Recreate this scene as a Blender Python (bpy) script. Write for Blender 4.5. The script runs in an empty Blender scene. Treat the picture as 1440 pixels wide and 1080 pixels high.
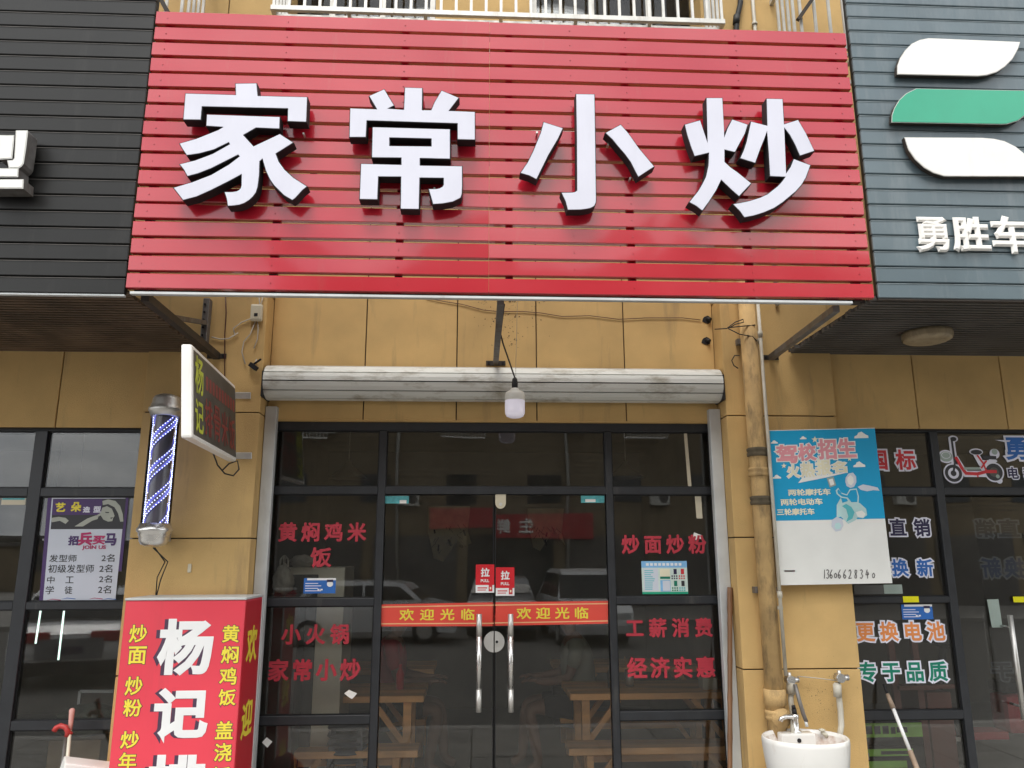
import bpy, bmesh, math, random
from mathutils import Vector, Matrix
from mathutils.geometry import tessellate_polygon
random.seed(7)
R = math.radians
S = bpy.context.scene
COL = S.collection
# ------------------------------------------------------------------ camera
F = 1085.0; CX, CY = 720.0, 540.0
CAM = Vector((0, 0, 1.75))
AX = (Vector((0.99875483, 0.00805147, 0.04923379)),      # world X, Y, Z seen in (right, down, forward)
      Vector((-0.04980969, 0.21614338, 0.97509027)),
      Vector((-0.00279065, -0.97632843, 0.21627529)))
cd = bpy.data.cameras.new('camera'); cam = bpy.data.objects.new('camera', cd); COL.objects.link(cam)
cd.sensor_width = 36; cd.lens = F / 1440 * 36; cd.clip_start = 0.05; cd.clip_end = 600
m = Matrix([(a.x, -a.y, -a.z) for a in AX]).to_4x4(); m.translation = CAM
cam.matrix_world = m
S.camera = cam
# ------------------------------------------------------------------ sky, sun, exposure
SUN_EL, SUN_AZ = 63, 196          # degrees; azimuth of the sun seen from above (behind the camera, a little left)
w = bpy.data.worlds.new('World'); S.world = w; w.use_nodes = True
nt = w.node_tree; nt.nodes.clear(); N = nt.nodes.new; L = nt.links.new
out = N('ShaderNodeOutputWorld'); bg = N('ShaderNodeBackground'); L(bg.outputs[0], out.inputs[0])
sky = N('ShaderNodeTexSky'); sky.sky_type = 'NISHITA'; sky.sun_disc = False
sky.sun_elevation = R(SUN_EL); sky.sun_rotation = R(SUN_AZ)
bg.inputs[1].default_value = 0.1
tc = N('ShaderNodeTexCoord'); mp = N('ShaderNodeMapping'); mp.inputs['Scale'].default_value = (1, 1, 2.6)
L(tc.outputs['Generated'], mp.inputs[0])
n1 = N('ShaderNodeTexNoise'); n1.inputs['Scale'].default_value = 2.6; n1.inputs['Detail'].default_value = 9; n1.inputs['Roughness'].default_value = .55
L(mp.outputs[0], n1.inputs[0])
r1 = N('ShaderNodeValToRGB'); e = r1.color_ramp.elements
e[0].position = .38; e[0].color = (6.0, 6.4, 7.0, 1); e[1].position = .64; e[1].color = (13.5, 13.5, 13.2, 1)
L(n1.outputs[0], r1.inputs[0])
r2 = N('ShaderNodeValToRGB'); e = r2.color_ramp.elements
e[0].position = .28; e[0].color = (.72, .72, .72, 1); e[1].position = .45; e[1].color = (1, 1, 1, 1)
L(n1.outputs[0], r2.inputs[0])
mx = N('ShaderNodeMixRGB'); L(r2.outputs[0], mx.inputs[0]); L(sky.outputs[0], mx.inputs[1]); L(r1.outputs[0], mx.inputs[2])
L(mx.outputs[0], bg.inputs[0])
sd = bpy.data.lights.new('sun', 'SUN'); sun = bpy.data.objects.new('sun', sd); COL.objects.link(sun)
sd.energy = 1.3; sd.angle = R(26); sd.color = (1, .96, .9)
_a = R(SUN_AZ)
sdir = Vector((math.sin(_a) * math.cos(R(SUN_EL)), math.cos(_a) * math.cos(R(SUN_EL)), math.sin(R(SUN_EL))))
sun.rotation_euler = sdir.to_track_quat('Z', 'Y').to_euler(); sun.location = (0, -10, 20)
S.view_settings.view_transform = 'Standard'; S.view_settings.look = 'None'
S.view_settings.exposure = 1.02; S.view_settings.gamma = 1
S.render.engine = 'CYCLES'
S.cycles.max_bounces = 9; S.cycles.diffuse_bounces = 4; S.cycles.glossy_bounces = 4; S.cycles.transparent_max_bounces = 12
S.cycles.transmission_bounces = 6; S.cycles.use_denoising = True; S.cycles.caustics_reflective = False; S.cycles.caustics_refractive = False

# ------------------------------------------------------------------ measuring helpers (the survey of the facade)
def ray(px, py):
    d = Vector((px - CX, py - CY, F))
    return Vector((AX[0].dot(d), AX[1].dot(d), AX[2].dot(d)))
def at(px, py, Y):
    d = ray(px, py); return CAM + d * ((Y - CAM.y) / d.y)
def atx(px, py, X):
    d = ray(px, py); return CAM + d * ((X - CAM.x) / d.x)
def XX(px, py, Y): return at(px, py, Y).x
def ZZ(px, py, Y): return at(px, py, Y).z
def quad(x0, y0, x1, y1, Y):            # upright rectangle, corners bl, br, tr, tl
    xm, ym = (x0 + x1) / 2, (y0 + y1) / 2
    a, b = XX(x0, ym, Y), XX(x1, ym, Y); t, u = ZZ(xm, y0, Y), ZZ(xm, y1, Y)
    return [Vector((a, Y, u)), Vector((b, Y, u)), Vector((b, Y, t)), Vector((a, Y, t))]
def free(pts, Y): return [at(x, y, Y) for x, y in pts]
def bil(q, u, v):
    return (q[0] * (1 - u) + q[1] * u) * (1 - v) + (q[3] * (1 - u) + q[2] * u) * v
def sub(q, u0, v0, u1, v1): return [bil(q, u0, v0), bil(q, u1, v0), bil(q, u1, v1), bil(q, u0, v1)]

# ------------------------------------------------------------------ materials
M = {}
def mat(name, col, rough=.6, metal=0, var=.12, scale=6, bump=0, bscale=60, coat=0, dirt=None, rnd=0, stretch=(1, 1, 1), emit=None, ior=1.5, dscale=(1, 1, .18)):
    if name in M: return M[name]
    mt = bpy.data.materials.new(name); mt.use_nodes = True; t = mt.node_tree; N = t.nodes.new; L = t.links.new
    b = t.nodes['Principled BSDF']; M[name] = mt
    b.inputs['Roughness'].default_value = rough; b.inputs['Metallic'].default_value = metal; b.inputs['IOR'].default_value = ior
    if coat: b.inputs['Coat Weight'].default_value = coat; b.inputs['Coat Roughness'].default_value = .06
    g = N('ShaderNodeNewGeometry')
    mp = N('ShaderNodeMapping'); mp.inputs['Scale'].default_value = stretch; L(g.outputs['Position'], mp.inputs[0])
    nz = N('ShaderNodeTexNoise'); nz.inputs['Scale'].default_value = scale; nz.inputs['Detail'].default_value = 7; L(mp.outputs[0], nz.inputs[0])
    hs = N('ShaderNodeHueSaturation'); hs.inputs['Color'].default_value = (*col, 1)
    mr = N('ShaderNodeMapRange'); mr.inputs['From Min'].default_value = .3; mr.inputs['From Max'].default_value = .7
    mr.inputs['To Min'].default_value = 1 - var; mr.inputs['To Max'].default_value = 1 + var; L(nz.outputs[0], mr.inputs[0])
    val = mr.outputs[0]
    if rnd:
        oi = N('ShaderNodeObjectInfo'); m2 = N('ShaderNodeMapRange'); m2.inputs['To Min'].default_value = 1 - rnd; m2.inputs['To Max'].default_value = 1 + rnd
        L(oi.outputs['Random'], m2.inputs[0]); mu = N('ShaderNodeMath'); mu.operation = 'MULTIPLY'; L(val, mu.inputs[0]); L(m2.outputs[0], mu.inputs[1]); val = mu.outputs[0]
    L(val, hs.inputs['Value']); c = hs.outputs[0]
    if dirt:
        dc, lo, hi, ds = dirt
        mp2 = N('ShaderNodeMapping'); mp2.inputs['Scale'].default_value = dscale; L(g.outputs['Position'], mp2.inputs[0])
        n2 = N('ShaderNodeTexNoise'); n2.inputs['Scale'].default_value = ds; n2.inputs['Detail'].default_value = 9; n2.inputs['Roughness'].default_value = .65; L(mp2.outputs[0], n2.inputs[0])
        rp = N('ShaderNodeMapRange'); rp.inputs['From Min'].default_value = lo; rp.inputs['From Max'].default_value = hi; L(n2.outputs[0], rp.inputs[0])
        mx = N('ShaderNodeMixRGB'); L(rp.outputs[0], mx.inputs[0]); L(c, mx.inputs[1]); mx.inputs[2].default_value = (*dc, 1); c = mx.outputs[0]
    L(c, b.inputs['Base Color'])
    rr = N('ShaderNodeMapRange'); rr.inputs['To Min'].default_value = max(.02, rough - .08); rr.inputs['To Max'].default_value = min(1, rough + .1); L(nz.outputs[0], rr.inputs[0]); L(rr.outputs[0], b.inputs['Roughness'])
    if bump:
        nb = N('ShaderNodeTexNoise'); nb.inputs['Scale'].default_value = bscale; nb.inputs['Detail'].default_value = 3; L(mp.outputs[0], nb.inputs[0])
        bp = N('ShaderNodeBump'); bp.inputs['Strength'].default_value = bump; bp.inputs['Distance'].default_value = .02; L(nb.outputs[0], bp.inputs['Height']); L(bp.outputs[0], b.inputs['Normal'])
    if emit:
        b.inputs['Emission Color'].default_value = (*emit[0], 1); b.inputs['Emission Strength'].default_value = emit[1]
    return mt
def glassmat(name, tint, ior=1.55, rough=0.0, bend=0.0, dust=0):
    mt = bpy.data.materials.new(name); mt.use_nodes = True; t = mt.node_tree; t.nodes.clear(); N = t.nodes.new; L = t.links.new; M[name] = mt
    o = N('ShaderNodeOutputMaterial'); mx = N('ShaderNodeMixShader'); tr = N('ShaderNodeBsdfTransparent'); gl = N('ShaderNodeBsdfGlossy'); fr = N('ShaderNodeFresnel')
    tr.inputs[0].default_value = (*tint, 1); gl.inputs['Roughness'].default_value = rough; fr.inputs[0].default_value = ior
    g = N('ShaderNodeNewGeometry'); nz = N('ShaderNodeTexNoise'); nz.inputs['Scale'].default_value = 1.3; nz.inputs['Detail'].default_value = 1; L(g.outputs['Position'], nz.inputs[0])
    bp = N('ShaderNodeBump'); bp.inputs['Strength'].default_value = bend; bp.inputs['Distance'].default_value = .05; L(nz.outputs[0], bp.inputs['Height']); L(bp.outputs[0], gl.inputs['Normal'])
    L(fr.outputs[0], mx.inputs[0]); L(tr.outputs[0], mx.inputs[1]); L(gl.outputs[0], mx.inputs[2])
    if dust:
        df = N('ShaderNodeBsdfDiffuse'); df.inputs[0].default_value = (.42, .39, .33, 1); m3 = N('ShaderNodeMixShader')
        n3 = N('ShaderNodeTexNoise'); n3.inputs['Scale'].default_value = 5; n3.inputs['Detail'].default_value = 8; n3.inputs['Roughness'].default_value = .7; L(g.outputs['Position'], n3.inputs[0])
        r3 = N('ShaderNodeMapRange'); r3.inputs['From Min'].default_value = .35; r3.inputs['From Max'].default_value = .8; r3.inputs['To Min'].default_value = dust * .5; r3.inputs['To Max'].default_value = dust * 2.4
        L(n3.outputs[0], r3.inputs[0]); L(r3.outputs[0], m3.inputs[0]); L(mx.outputs[0], m3.inputs[1]); L(df.outputs[0], m3.inputs[2]); L(m3.outputs[0], o.inputs[0])
    else: L(mx.outputs[0], o.inputs[0])
    return mt
glassmat('glass', (.97, .975, .965), 1.6, 0, .035, .015)
glassmat('clear_glass', (.95, .95, .97), 1.3)
mat('ochre', (.62, .41, .165), .82, var=.13, scale=2.6, bump=.3, bscale=240, rnd=.05, dirt=((.26, .18, .10), .58, .92, 8), dscale=(1, 1, .12))
mat('ochre_old', (.52, .345, .15), .8, var=.2, scale=6, bump=.3, bscale=150, dirt=((.10, .075, .045), .50, .78, 7), dscale=(2, 2, .7))
mat('joint', (.035, .028, .02), .9)
mat('frame', (.022, .024, .028), .42, var=.15, scale=9, dirt=((.10, .095, .085), .58, .9, 9))
mat('seal', (.008, .008, .009), .5)
mat('red_slat', (.48, .014, .030), .20, coat=.8, ior=1.55, var=.05, scale=2, bump=.16, bscale=1.6, dirt=((.40, .07, .06), .60, .98, 9), stretch=(1, 1, 1), rnd=.015)
mat('dark_slat', (.008, .0078, .0072), .4, ior=1.42, coat=.0, var=.12, scale=3, bump=.08, bscale=2.5, dirt=((.035, .032, .03), .55, .9, 6), rnd=.08)
mat('grey_slat', (.105, .145, .165), .36, coat=.25, var=.12, scale=2.5, bump=.08, bscale=2.5, dirt=((.21, .24, .25), .50, .85, 6), rnd=.05)
mat('steel', (.66, .65, .62), .42, .85, var=.1, bump=.05)
mat('white_steel', (.62, .61, .57), .4, .3, var=.12, scale=12, dirt=((.28, .24, .19), .55, .85, 14))
mat('galv', (.20, .19, .18), .55, .6, var=.2, scale=20, dirt=((.12, .07, .04), .5, .8, 12))
mat('brown_steel', (.045, .035, .028), .6, .2, var=.2, dirt=((.12, .07, .04), .55, .85, 12))
mat('letter_white', (.57, .57, .64), .35, var=.04, scale=3, dirt=((.50, .50, .56), .50, .9, 5), emit=((.82, .84, 1), .06))
mat('letter_side', (.008, .007, .009), .75)
mat('sign_white', (.86, .84, .80), .4, var=.04, dirt=((.62, .58, .52), .66, .98, 5))
mat('old_white', (.60, .60, .57), .45, var=.08, dirt=((.30, .28, .22), .52, .8, 10))
mat('green_acrylic', (.02, .36, .21), .3, var=.05, coat=.3)
mat('shutter', (.70, .71, .67), .45, 0, var=.05, scale=5, dirt=((.26, .22, .15), .52, .74, 3.4), dscale=(1, 1, 3), stretch=(.5, 1, 4))
mat('rail', (.58, .60, .60), .4, .15, var=.1, scale=5, dirt=((.33, .31, .28), .55, .9, 9))
mat('box_red', (.74, .055, .085), .42, var=.06, scale=2, coat=.3, dirt=((.48, .06, .07), .55, .95, 4))  # backlit sheen of the front is mixed into this red
mat('box_red_side', (.50, .018, .03), .4, var=.08, scale=2)
mat('print_white', (.80, .80, .80), .5, var=.03)
mat('print_yellow', (.82, .68, .06), .5, var=.04)
mat('led_yellow', (.50, .55, .06), .5)
mat('led_red', (.28, .05, .045), .5)
mat('led_board', (.085, .08, .07), .5, var=.3, scale=12)
mat('print_black', (.02, .02, .022), .5)
mat('print_shadow', (.07, .035, .07), .5)
mat('film_red', (.44, .03, .05), .6, var=.12, scale=12)
mat('banner_red', (.74, .07, .045), .42, var=.05, coat=.2)
mat('banner_line', (.82, .50, .25), .5)
mat('sticker_red', (.62, .015, .025), .4)
mat('sky_print', (.0, .34, .62), .5, var=.06, scale=3)
mat('board_white', (.84, .84, .80), .5, var=.03, dirt=((.55, .50, .42), .6, .95, 5))
mat('pink', (.78, .32, .36), .5); mat('cream_print', (.83, .78, .58), .5); mat('aqua', (.10, .50, .55), .5); mat('pale_aqua', (.50, .72, .72), .5)
mat('pencil', (.12, .11, .11), .7)
mat('purple', (.07, .03, .14), .5); mat('navy', (.02, .015, .06), .5); mat('blue_print', (.02, .13, .45), .5); mat('orange_print', (.72, .25, .07), .5); mat('green_print', (.0, .19, .12), .5)
mat('film_white', (.74, .74, .84), .5); mat('poster_white', (.62, .66, .74), .55, var=.03); mat('skin_print', (.42, .44, .38), .5); mat('dark_print', (.03, .03, .035), .5)
mat('red_print', (.60, .03, .04), .5); mat('magenta', (.45, .02, .12), .5); mat('menu_green', (.62, .74, .68), .5); mat('menu_blue', (.22, .48, .78), .5)
mat('teal_tag', (.10, .42, .45), .5, var=.2, scale=40); mat('yellow_tag', (.85, .80, .0), .5); mat('grey_tag', (.33, .40, .36), .6)
mat('ghost', (.20, .22, .24), .6); mat('ghost_ink', (.03, .035, .045), .6); mat('ghost_blue', (.02, .05, .14), .6)
mat('plastic_cream', (.62, .56, .42), .5, var=.05); mat('bulb', (.84, .80, .90), .4, emit=((.9, .86, 1), .10)); mat('bulb_body', (.74, .73, .67), .4)
mat('black_rubber', (.012, .012, .012), .6); mat('cable_brown', (.08, .02, .015), .6); mat('cable_white', (.55, .5, .42), .6)
mat('ceramic', (.78, .77, .74), .16, var=.03, coat=.4, dirt=((.50, .42, .35), .60, .88, 9), dscale=(1, 1, .3))
mat('ceramic_stain', (.42, .27, .20), .5, var=.4, scale=30)
mat('ppr', (.55, .52, .44), .5, var=.1, dirt=((.25, .2, .13), .48, .72, 16))
mat('chrome', (.72, .71, .69), .26, .9, var=.08)
mat('bamboo', (.19, .095, .045), .5, var=.35, scale=14, stretch=(1, 1, .25), bump=.2)
mat('grip_tan', (.30, .22, .16), .7, var=.25, scale=30); mat('plastic_red', (.52, .05, .045), .4); mat('plastic_pink', (.68, .36, .31), .5)
mat('wood', (.82, .42, .16), .5, var=.3, scale=9, stretch=(.15, 1, 1)); mat('room_wall', (.20, .185, .15), .85, var=.12, scale=3); mat('room_floor', (.15, .145, .13), .35, var=.1)
mat('room_dark', (.05, .045, .04), .8); mat('cupboard', (.80, .76, .62), .6, var=.06); mat('cupboard_dark', (.09, .09, .085), .5, var=.1, scale=9)
mat('bag_white', (.50, .47, .40), .5, var=.15, scale=14, bump=.5, bscale=22); mat('carton', (.40, .30, .19), .8, var=.12)
mat('stool_blue', (.025, .035, .06), .35); mat('red_cloth', (.38, .05, .06), .8, var=.2); mat('cloth_dark', (.02, .02, .025), .85); mat('skin', (.22, .12, .08), .55); mat('shirt_pale', (.26, .26, .21), .85, var=.1)
mat('tarp', (.10, .115, .085), .5, var=.25, scale=10, bump=.8, bscale=14); mat('lime', (.42, .85, .14), .4, var=.1); mat('rust_red', (.15, .045, .03), .6)
mat('pendant', (.42, .38, .30), .6); mat('mural', (.72, .68, .48), .8, var=.15, scale=10)
mat('tube_glint', (.8, .9, .85), .4, emit=((.75, 1, .9), .9)); mat('led_dot', (.8, .85, 1), .3, emit=((.50, .56, 1), 2.8)); mat('led_band', (.05, .05, .22), .3, emit=((.13, .14, .6), .5))
mat('pave', (.27, .26, .24), .8, var=.15, scale=3, rnd=.1); mat('asphalt', (.11, .107, .10), .9, var=.2, scale=20, bump=.4, bscale=150); mat('kerb', (.34, .33, .31), .8)
mat('far_wall', (.20, .155, .095), .85, var=.08, scale=1, dirt=((.15, .12, .08), .5, .9, .8)); mat('far_glass', (.02, .025, .03), .1); mat('far_wall_grey', (.32, .31, .28), .85, var=.1, scale=1)
mat('far_red', (.40, .02, .03), .5); mat('far_roll', (.09, .085, .08), .7); mat('car_white', (.72, .73, .74), .25, coat=.8, var=.02); mat('car_grey', (.16, .17, .19), .3, coat=.8, var=.02)
mat('car_glass', (.015, .018, .02), .05); mat('tyre', (.02, .02, .02), .8); mat('tail_red', (.35, .01, .02), .2)
mat('curtain', (.30, .31, .32), .8, var=.15, scale=8, stretch=(6, 1, .3)); mat('ac_white', (.55, .54, .50), .5, var=.06)

# ------------------------------------------------------------------ mesh builder
_gl = {}
def glyph(s, bold, space=1.0, res=3):
    k = (s, round(bold, 4), space)
    if k not in _gl:
        c = bpy.data.curves.new('glyphs', 'FONT'); c.body = s; c.size = 1; c.bevel_depth = bold; c.resolution_u = res; c.bevel_resolution = 0; c.space_character = space
        o = bpy.data.objects.new('glyphs', c); me = bpy.data.meshes.new_from_object(o)
        z0 = bold if bold else 1
        vs = [(v.co.x, v.co.y, (v.co.z / z0 + 1) / 2 if bold else 0) for v in me.vertices]
        fs = [tuple(p.vertices) for p in me.polygons]
        bpy.data.objects.remove(o); bpy.data.curves.remove(c); bpy.data.meshes.remove(me)
        _gl[k] = (vs, fs)
    return _gl[k]
def ring_poly(mb, outer, hole, depth, front, side):
    outer = [Vector(p) for p in outer]; hole = [Vector(p) for p in hole]; allp = outer + hole; dv = Vector(depth); tr = tessellate_polygon([outer, hole])
    mb.add(allp, [tuple(t) for t in tr], front); bk = [p + dv for p in allp]; mb.add(bk, [tuple(t)[::-1] for t in tr], side)
    n, m2 = len(outer), len(allp)
    fs = [(i, (i + 1) % n, (i + 1) % n + m2, i + m2) for i in range(n)] + [(n + i, n + (i + 1) % (m2 - n), n + (i + 1) % (m2 - n) + m2, n + i + m2) for i in range(m2 - n)]
    mb.add(allp + bk, fs, side)
class MB:
    def __init__(s): s.v = []; s.f = []; s.mi = []; s.mats = []; s.sm = []; s.keep = False
    def _m(s, n):
        if n not in s.mats: s.mats.append(n)
        return s.mats.index(n)
    def add(s, vs, fs, mn, smooth=False):
        o = len(s.v); k = s._m(mn); s.v += [Vector(v) for v in vs]
        for f in fs: s.f.append(tuple(i + o for i in f)); s.mi.append(k); s.sm.append(smooth)
        return s
    def box(s, x0, x1, y0, y1, z0, z1, mn, bev=0):
        if x0 > x1: x0, x1 = x1, x0
        if y0 > y1: y0, y1 = y1, y0
        if z0 > z1: z0, z1 = z1, z0
        if not bev:
            vs = [(x, y, z) for x in (x0, x1) for y in (y0, y1) for z in (z0, z1)]
            return s.add(vs, [(0, 1, 3, 2), (4, 6, 7, 5), (0, 4, 5, 1), (2, 3, 7, 6), (0, 2, 6, 4), (1, 5, 7, 3)], mn)
        bm = bmesh.new(); bmesh.ops.create_cube(bm, size=1)
        for v in bm.verts: v.co = Vector(((x0 + x1) / 2 + v.co.x * (x1 - x0), (y0 + y1) / 2 + v.co.y * (y1 - y0), (z0 + z1) / 2 + v.co.z * (z1 - z0)))
        bmesh.ops.bevel(bm, geom=bm.edges[:], offset=bev, segments=2 if bev > .004 else 1, affect='EDGES', profile=.6)
        bm.verts.index_update()
        s.add([v.co.copy() for v in bm.verts], [tuple(v.index for v in f.verts) for f in bm.faces], mn); bm.free(); return s
    def bar(s, p, q, w, h, mn, up=(0, 0, 1)):
        p, q = Vector(p), Vector(q); d = (q - p).normalized(); u = Vector(up)
        if abs(d.dot(u)) > .95: u = Vector((0, 1, 0))
        a = d.cross(u).normalized() * w / 2; b = a.cross(d).normalized() * h / 2
        vs = [c + x * a + y * b for c in (p, q) for x, y in ((-1, -1), (1, -1), (1, 1), (-1, 1))]
        return s.add(vs, [(3, 2, 1, 0), (4, 5, 6, 7), (0, 1, 5, 4), (1, 2, 6, 5), (2, 3, 7, 6), (3, 0, 4, 7)], mn)
    def tube(s, pts, r, mn, n=10, caps=True, rs=None):
        pts = [Vector(p) for p in pts]; rings = []; o = None; vs = []; fs = []
        for i, p in enumerate(pts):
            d = (pts[min(i + 1, len(pts) - 1)] - pts[max(i - 1, 0)]).normalized()
            if o is None: o = d.orthogonal().normalized()
            o = (o - d * o.dot(d)).normalized(); b = d.cross(o); rr = rs[i] if rs else r
            for k in range(n):
                a = 2 * math.pi * k / n; vs.append(p + (o * math.cos(a) + b * math.sin(a)) * rr)
        for i in range(len(pts) - 1):
            for k in range(n): fs.append((i * n + k, i * n + (k + 1) % n, (i + 1) * n + (k + 1) % n, (i + 1) * n + k))
        s.add(vs, fs, mn, True)
        if caps:
            s.add(vs[:n], [tuple(range(n))[::-1]], mn); s.add(vs[-n:], [tuple(range(n))], mn)
        return s
    def lathe(s, prof, c, mn, n=28, sx=1, sy=1):
        c = Vector(c); vs = []; fs = []
        for r, z in prof:
            for k in range(n): a = 2 * math.pi * k / n; vs.append(c + Vector((math.cos(a) * r * sx, math.sin(a) * r * sy, z)))
        for i in range(len(prof) - 1):
            for k in range(n): fs.append((i * n + k, i * n + (k + 1) % n, (i + 1) * n + (k + 1) % n, (i + 1) * n + k))
        return s.add(vs, fs, mn, True)
    def poly(s, pts, depth, front, side):        # outline + extrusion vector (front face at pts)
        pts = [Vector(p) for p in pts]; n = len(pts); tr = tessellate_polygon([pts]); dv = Vector(depth)
        s.add(pts, [tuple(t) for t in tr], front)
        if dv.length > 0:
            b = [p + dv for p in pts]; s.add(b, [tuple(t)[::-1] for t in tr], side)
            s.add(pts + b, [(i, (i + 1) % n, (i + 1) % n + n, i + n) for i in range(n)], side)
        return s
    def q(s, qd, mn, lift=0):
        nrm = (qd[1] - qd[0]).cross(qd[3] - qd[0]).normalized() * lift
        return s.add([p + nrm for p in qd], [(0, 1, 2, 3)], mn)
    def glyphs(s, txt, qd, mn, bold=.0, thick=.0008, lift=.001, em=False, space=1.0, grow=0.0, side=None):
        """lettering fitted to a quad; em=True keeps the character box, grow adds an outline of that width"""
        nrm = (qd[1] - qd[0]).cross(qd[3] - qd[0]).normalized()
        base = glyph(txt, bold, space)
        if em: x0, x1, y0, y1 = .04 - bold, .96 + bold, -.09 - bold, .86 + bold
        else:
            xs = [v[0] for v in base[0]]; ys = [v[1] for v in base[0]]; x0, x1, y0, y1 = min(xs), max(xs), min(ys), max(ys)
        vs, fs = glyph(txt, bold + grow, space) if grow else base
        out = [bil(qd, (x - x0) / (x1 - x0), (y - y0) / (y1 - y0)) + nrm * (lift + z * thick) for x, y, z in vs]
        return s.add(out, fs, mn)
    def line(s, txt, qd, mn, **kw):
        """characters spread evenly over a quad, each as wide as cw * quad height"""
        cw = kw.pop('cw', 1.0); n = len(txt)
        W = ((qd[1] - qd[0]).length + (qd[2] - qd[3]).length) / 2; H = (qd[3] - qd[0]).length; c = cw * H / W
        if n == 1: c = 1
        for i, ch in enumerate(txt):
            if ch == ' ': continue
            u = i * (1 - c) / (n - 1) if n > 1 else 0
            s.glyphs(ch, sub(qd, u, 0, u + c, 1), mn, em=True, **kw)
        return s
    def build(s, name, parent=None, loc=None):
        off = Vector(loc) if loc is not None else (parent['_w'] if False else WLOC.get(parent.name, Vector()) if parent else Vector())
        me = bpy.data.meshes.new(name); me.from_pydata([tuple(v - off) for v in s.v], [], s.f)
        for n in s.mats: me.materials.append(M[n])
        me.polygons.foreach_set('material_index', s.mi); me.polygons.foreach_set('use_smooth', s.sm); me.update()
        bm = bmesh.new(); bm.from_mesh(me); bmesh.ops.remove_doubles(bm, verts=bm.verts, dist=1e-6) if len(s.v) < 4000 and not s.keep else None; bm.to_mesh(me); bm.free()
        o = bpy.data.objects.new(name, me); COL.objects.link(o); WLOC[o.name] = off
        if parent: o.parent = parent
        elif loc is not None: o.location = off
        return o
WLOC = {}
def thing(name, loc, label, cat, group=None):
    o = bpy.data.objects.new(name, None); COL.objects.link(o); o.location = loc; o.empty_display_size = .1
    WLOC[o.name] = Vector(loc); o['label'] = label; o['category'] = cat
    if group: o['group'] = group
    return o
def tag(o, label, cat, group=None):
    o['label'] = label; o['category'] = cat
    if group: o['group'] = group
    return o
def solo(mb, name, loc, label, cat, group=None): return tag(mb.build(name, loc=loc), label, cat, group)
def struct(mb, name, parent=None, kind='structure'):
    o = mb.build(name, parent); o['kind'] = kind; return o
def copy_tree(o, delta, parent=None):
    c = o.copy(); COL.objects.link(c); c.parent = parent
    if parent is None: c.location = o.location + Vector(delta)
    for ch in o.children: copy_tree(ch, delta, c)
    return c
def arc(cx, cy, r, a0, a1, n, sy=1): return [(cx + r * math.cos(R(a0 + (a1 - a0) * i / n)), cy + sy * r * math.sin(R(a0 + (a1 - a0) * i / n))) for i in range(n + 1)]
#BODY
# ================================================================== GROUND
YP, YL, YG, YN, YS = 5.22, 5.40, 5.44, 5.33, 4.0     # pilaster face, lintel face, glazing, neighbours' glazing, sign boards
XA0, XA1, XB0, XB1 = -2.223, -1.448, 1.762, 2.543     # the two pilasters
XL, XR = -6.2, 6.4
struct(MB().box(-60, 60, -60, 60, -.62, -.40, 'asphalt'), 'road')
struct(MB().box(-60, 60, 2.4, 30, -.41, -.03, 'pave'), 'pavement_bed')
struct(MB().box(-60, 60, 2.22, 2.398, -.42, .0, 'kerb', .012), 'kerb')
pv = bpy.data.objects['pavement_bed']
tile = None
for i in range(20):
    for j in range(5):
        x0 = -6 + i * .6; y0 = 2.41 + j * .57
        if tile is None:
            tile = MB().box(-.296, .296, -.281, .281, -.028, 0, 'pave', .003).build('paving_slab', pv); tile.location = (x0 + .3, y0 + .285, 0); tile['kind'] = 'structure'; t0 = tile
        else:
            t = t0.copy(); COL.objects.link(t); t.location = (x0 + .3, y0 + .285, random.uniform(-.002, .002))
struct(MB().box(-60, 60, -60, -13.5, -.41, -.25, 'pave'), 'far_pavement')

# ================================================================== BUILDING
bld = thing('shop_building', (0, 5.6, 0), 'ochre rendered building with panel joints standing behind the three shop signs', 'building')
def panel(x0, x1, z0, z1, yf, y1=None, name='cladding_panel'):
    return MB().box(x0 + .004, x1 - .004, yf, y1 or yf + .018, z0 + .0035, z1 - .0035, 'ochre', .0025).build(name, bld)
# window openings of the upper floor (x0, x1), z 4.95..6.7
UW = [(XX(388, 10, YL), XX(612, 10, YL)), (XX(748, 10, YL), XX(1000, 10, YL)), (-5.6, -2.75), (3.05, 5.9)]
UZ0, UZ1, TOP = 4.95, 6.7, 9.2
core = MB()
core.box(XA1, XB0, YL + .014, YL + .22, 2.679, UZ0, 'joint')
for a, b, zb in ((XL, XA0, 2.593), (XB1, XR, 2.615)):
    core.box(a, b, YN - .04, YN + .26, zb, UZ0, 'joint')
core.box(XL, XR, YL + .02, YL + .22, UZ1, TOP, 'joint')
xs = sorted(UW); prev = XL
for a, b in xs:
    core.box(prev, a, YL + .02, YL + .22, UZ0, UZ1, 'joint'); prev = b
core.box(prev, XR, YL + .02, YL + .22, UZ0, UZ1, 'joint')
core.build('backing_wall', bld)
# pilasters: core with full-section panels round it
for a, b in ((XA0, XA1), (XB0, XB1), (XL - .75, XL), (XR, XR + .75)):
    MB().box(a + .012, b - .012, YP + .014, 5.62, 0, TOP, 'joint').build('pilaster_core', bld)
    zs = [0.0, .17, 1.017, 1.861, 2.695, 3.56, 4.42, 5.28, 6.14, 7.0, 7.9, TOP]
    for z0, z1 in zip(zs, zs[1:]):
        if a == XA0 and z1 > 4.5 or a == XB0 and z1 > 9: 
            xm = XX(322, 8, YP)
            for p, q in ((a, xm), (xm, b)): MB().box(p + (0 if p == a else .004), q - (0 if q == b else .004), YP, 5.6, z0 + .004, z1 - .004, 'ochre', .003).build('pilaster_panel', bld)
        else: MB().box(a, b, YP, 5.6, z0 + .004, z1 - .004, 'ochre', .003).build('pilaster_panel', bld)
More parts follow.
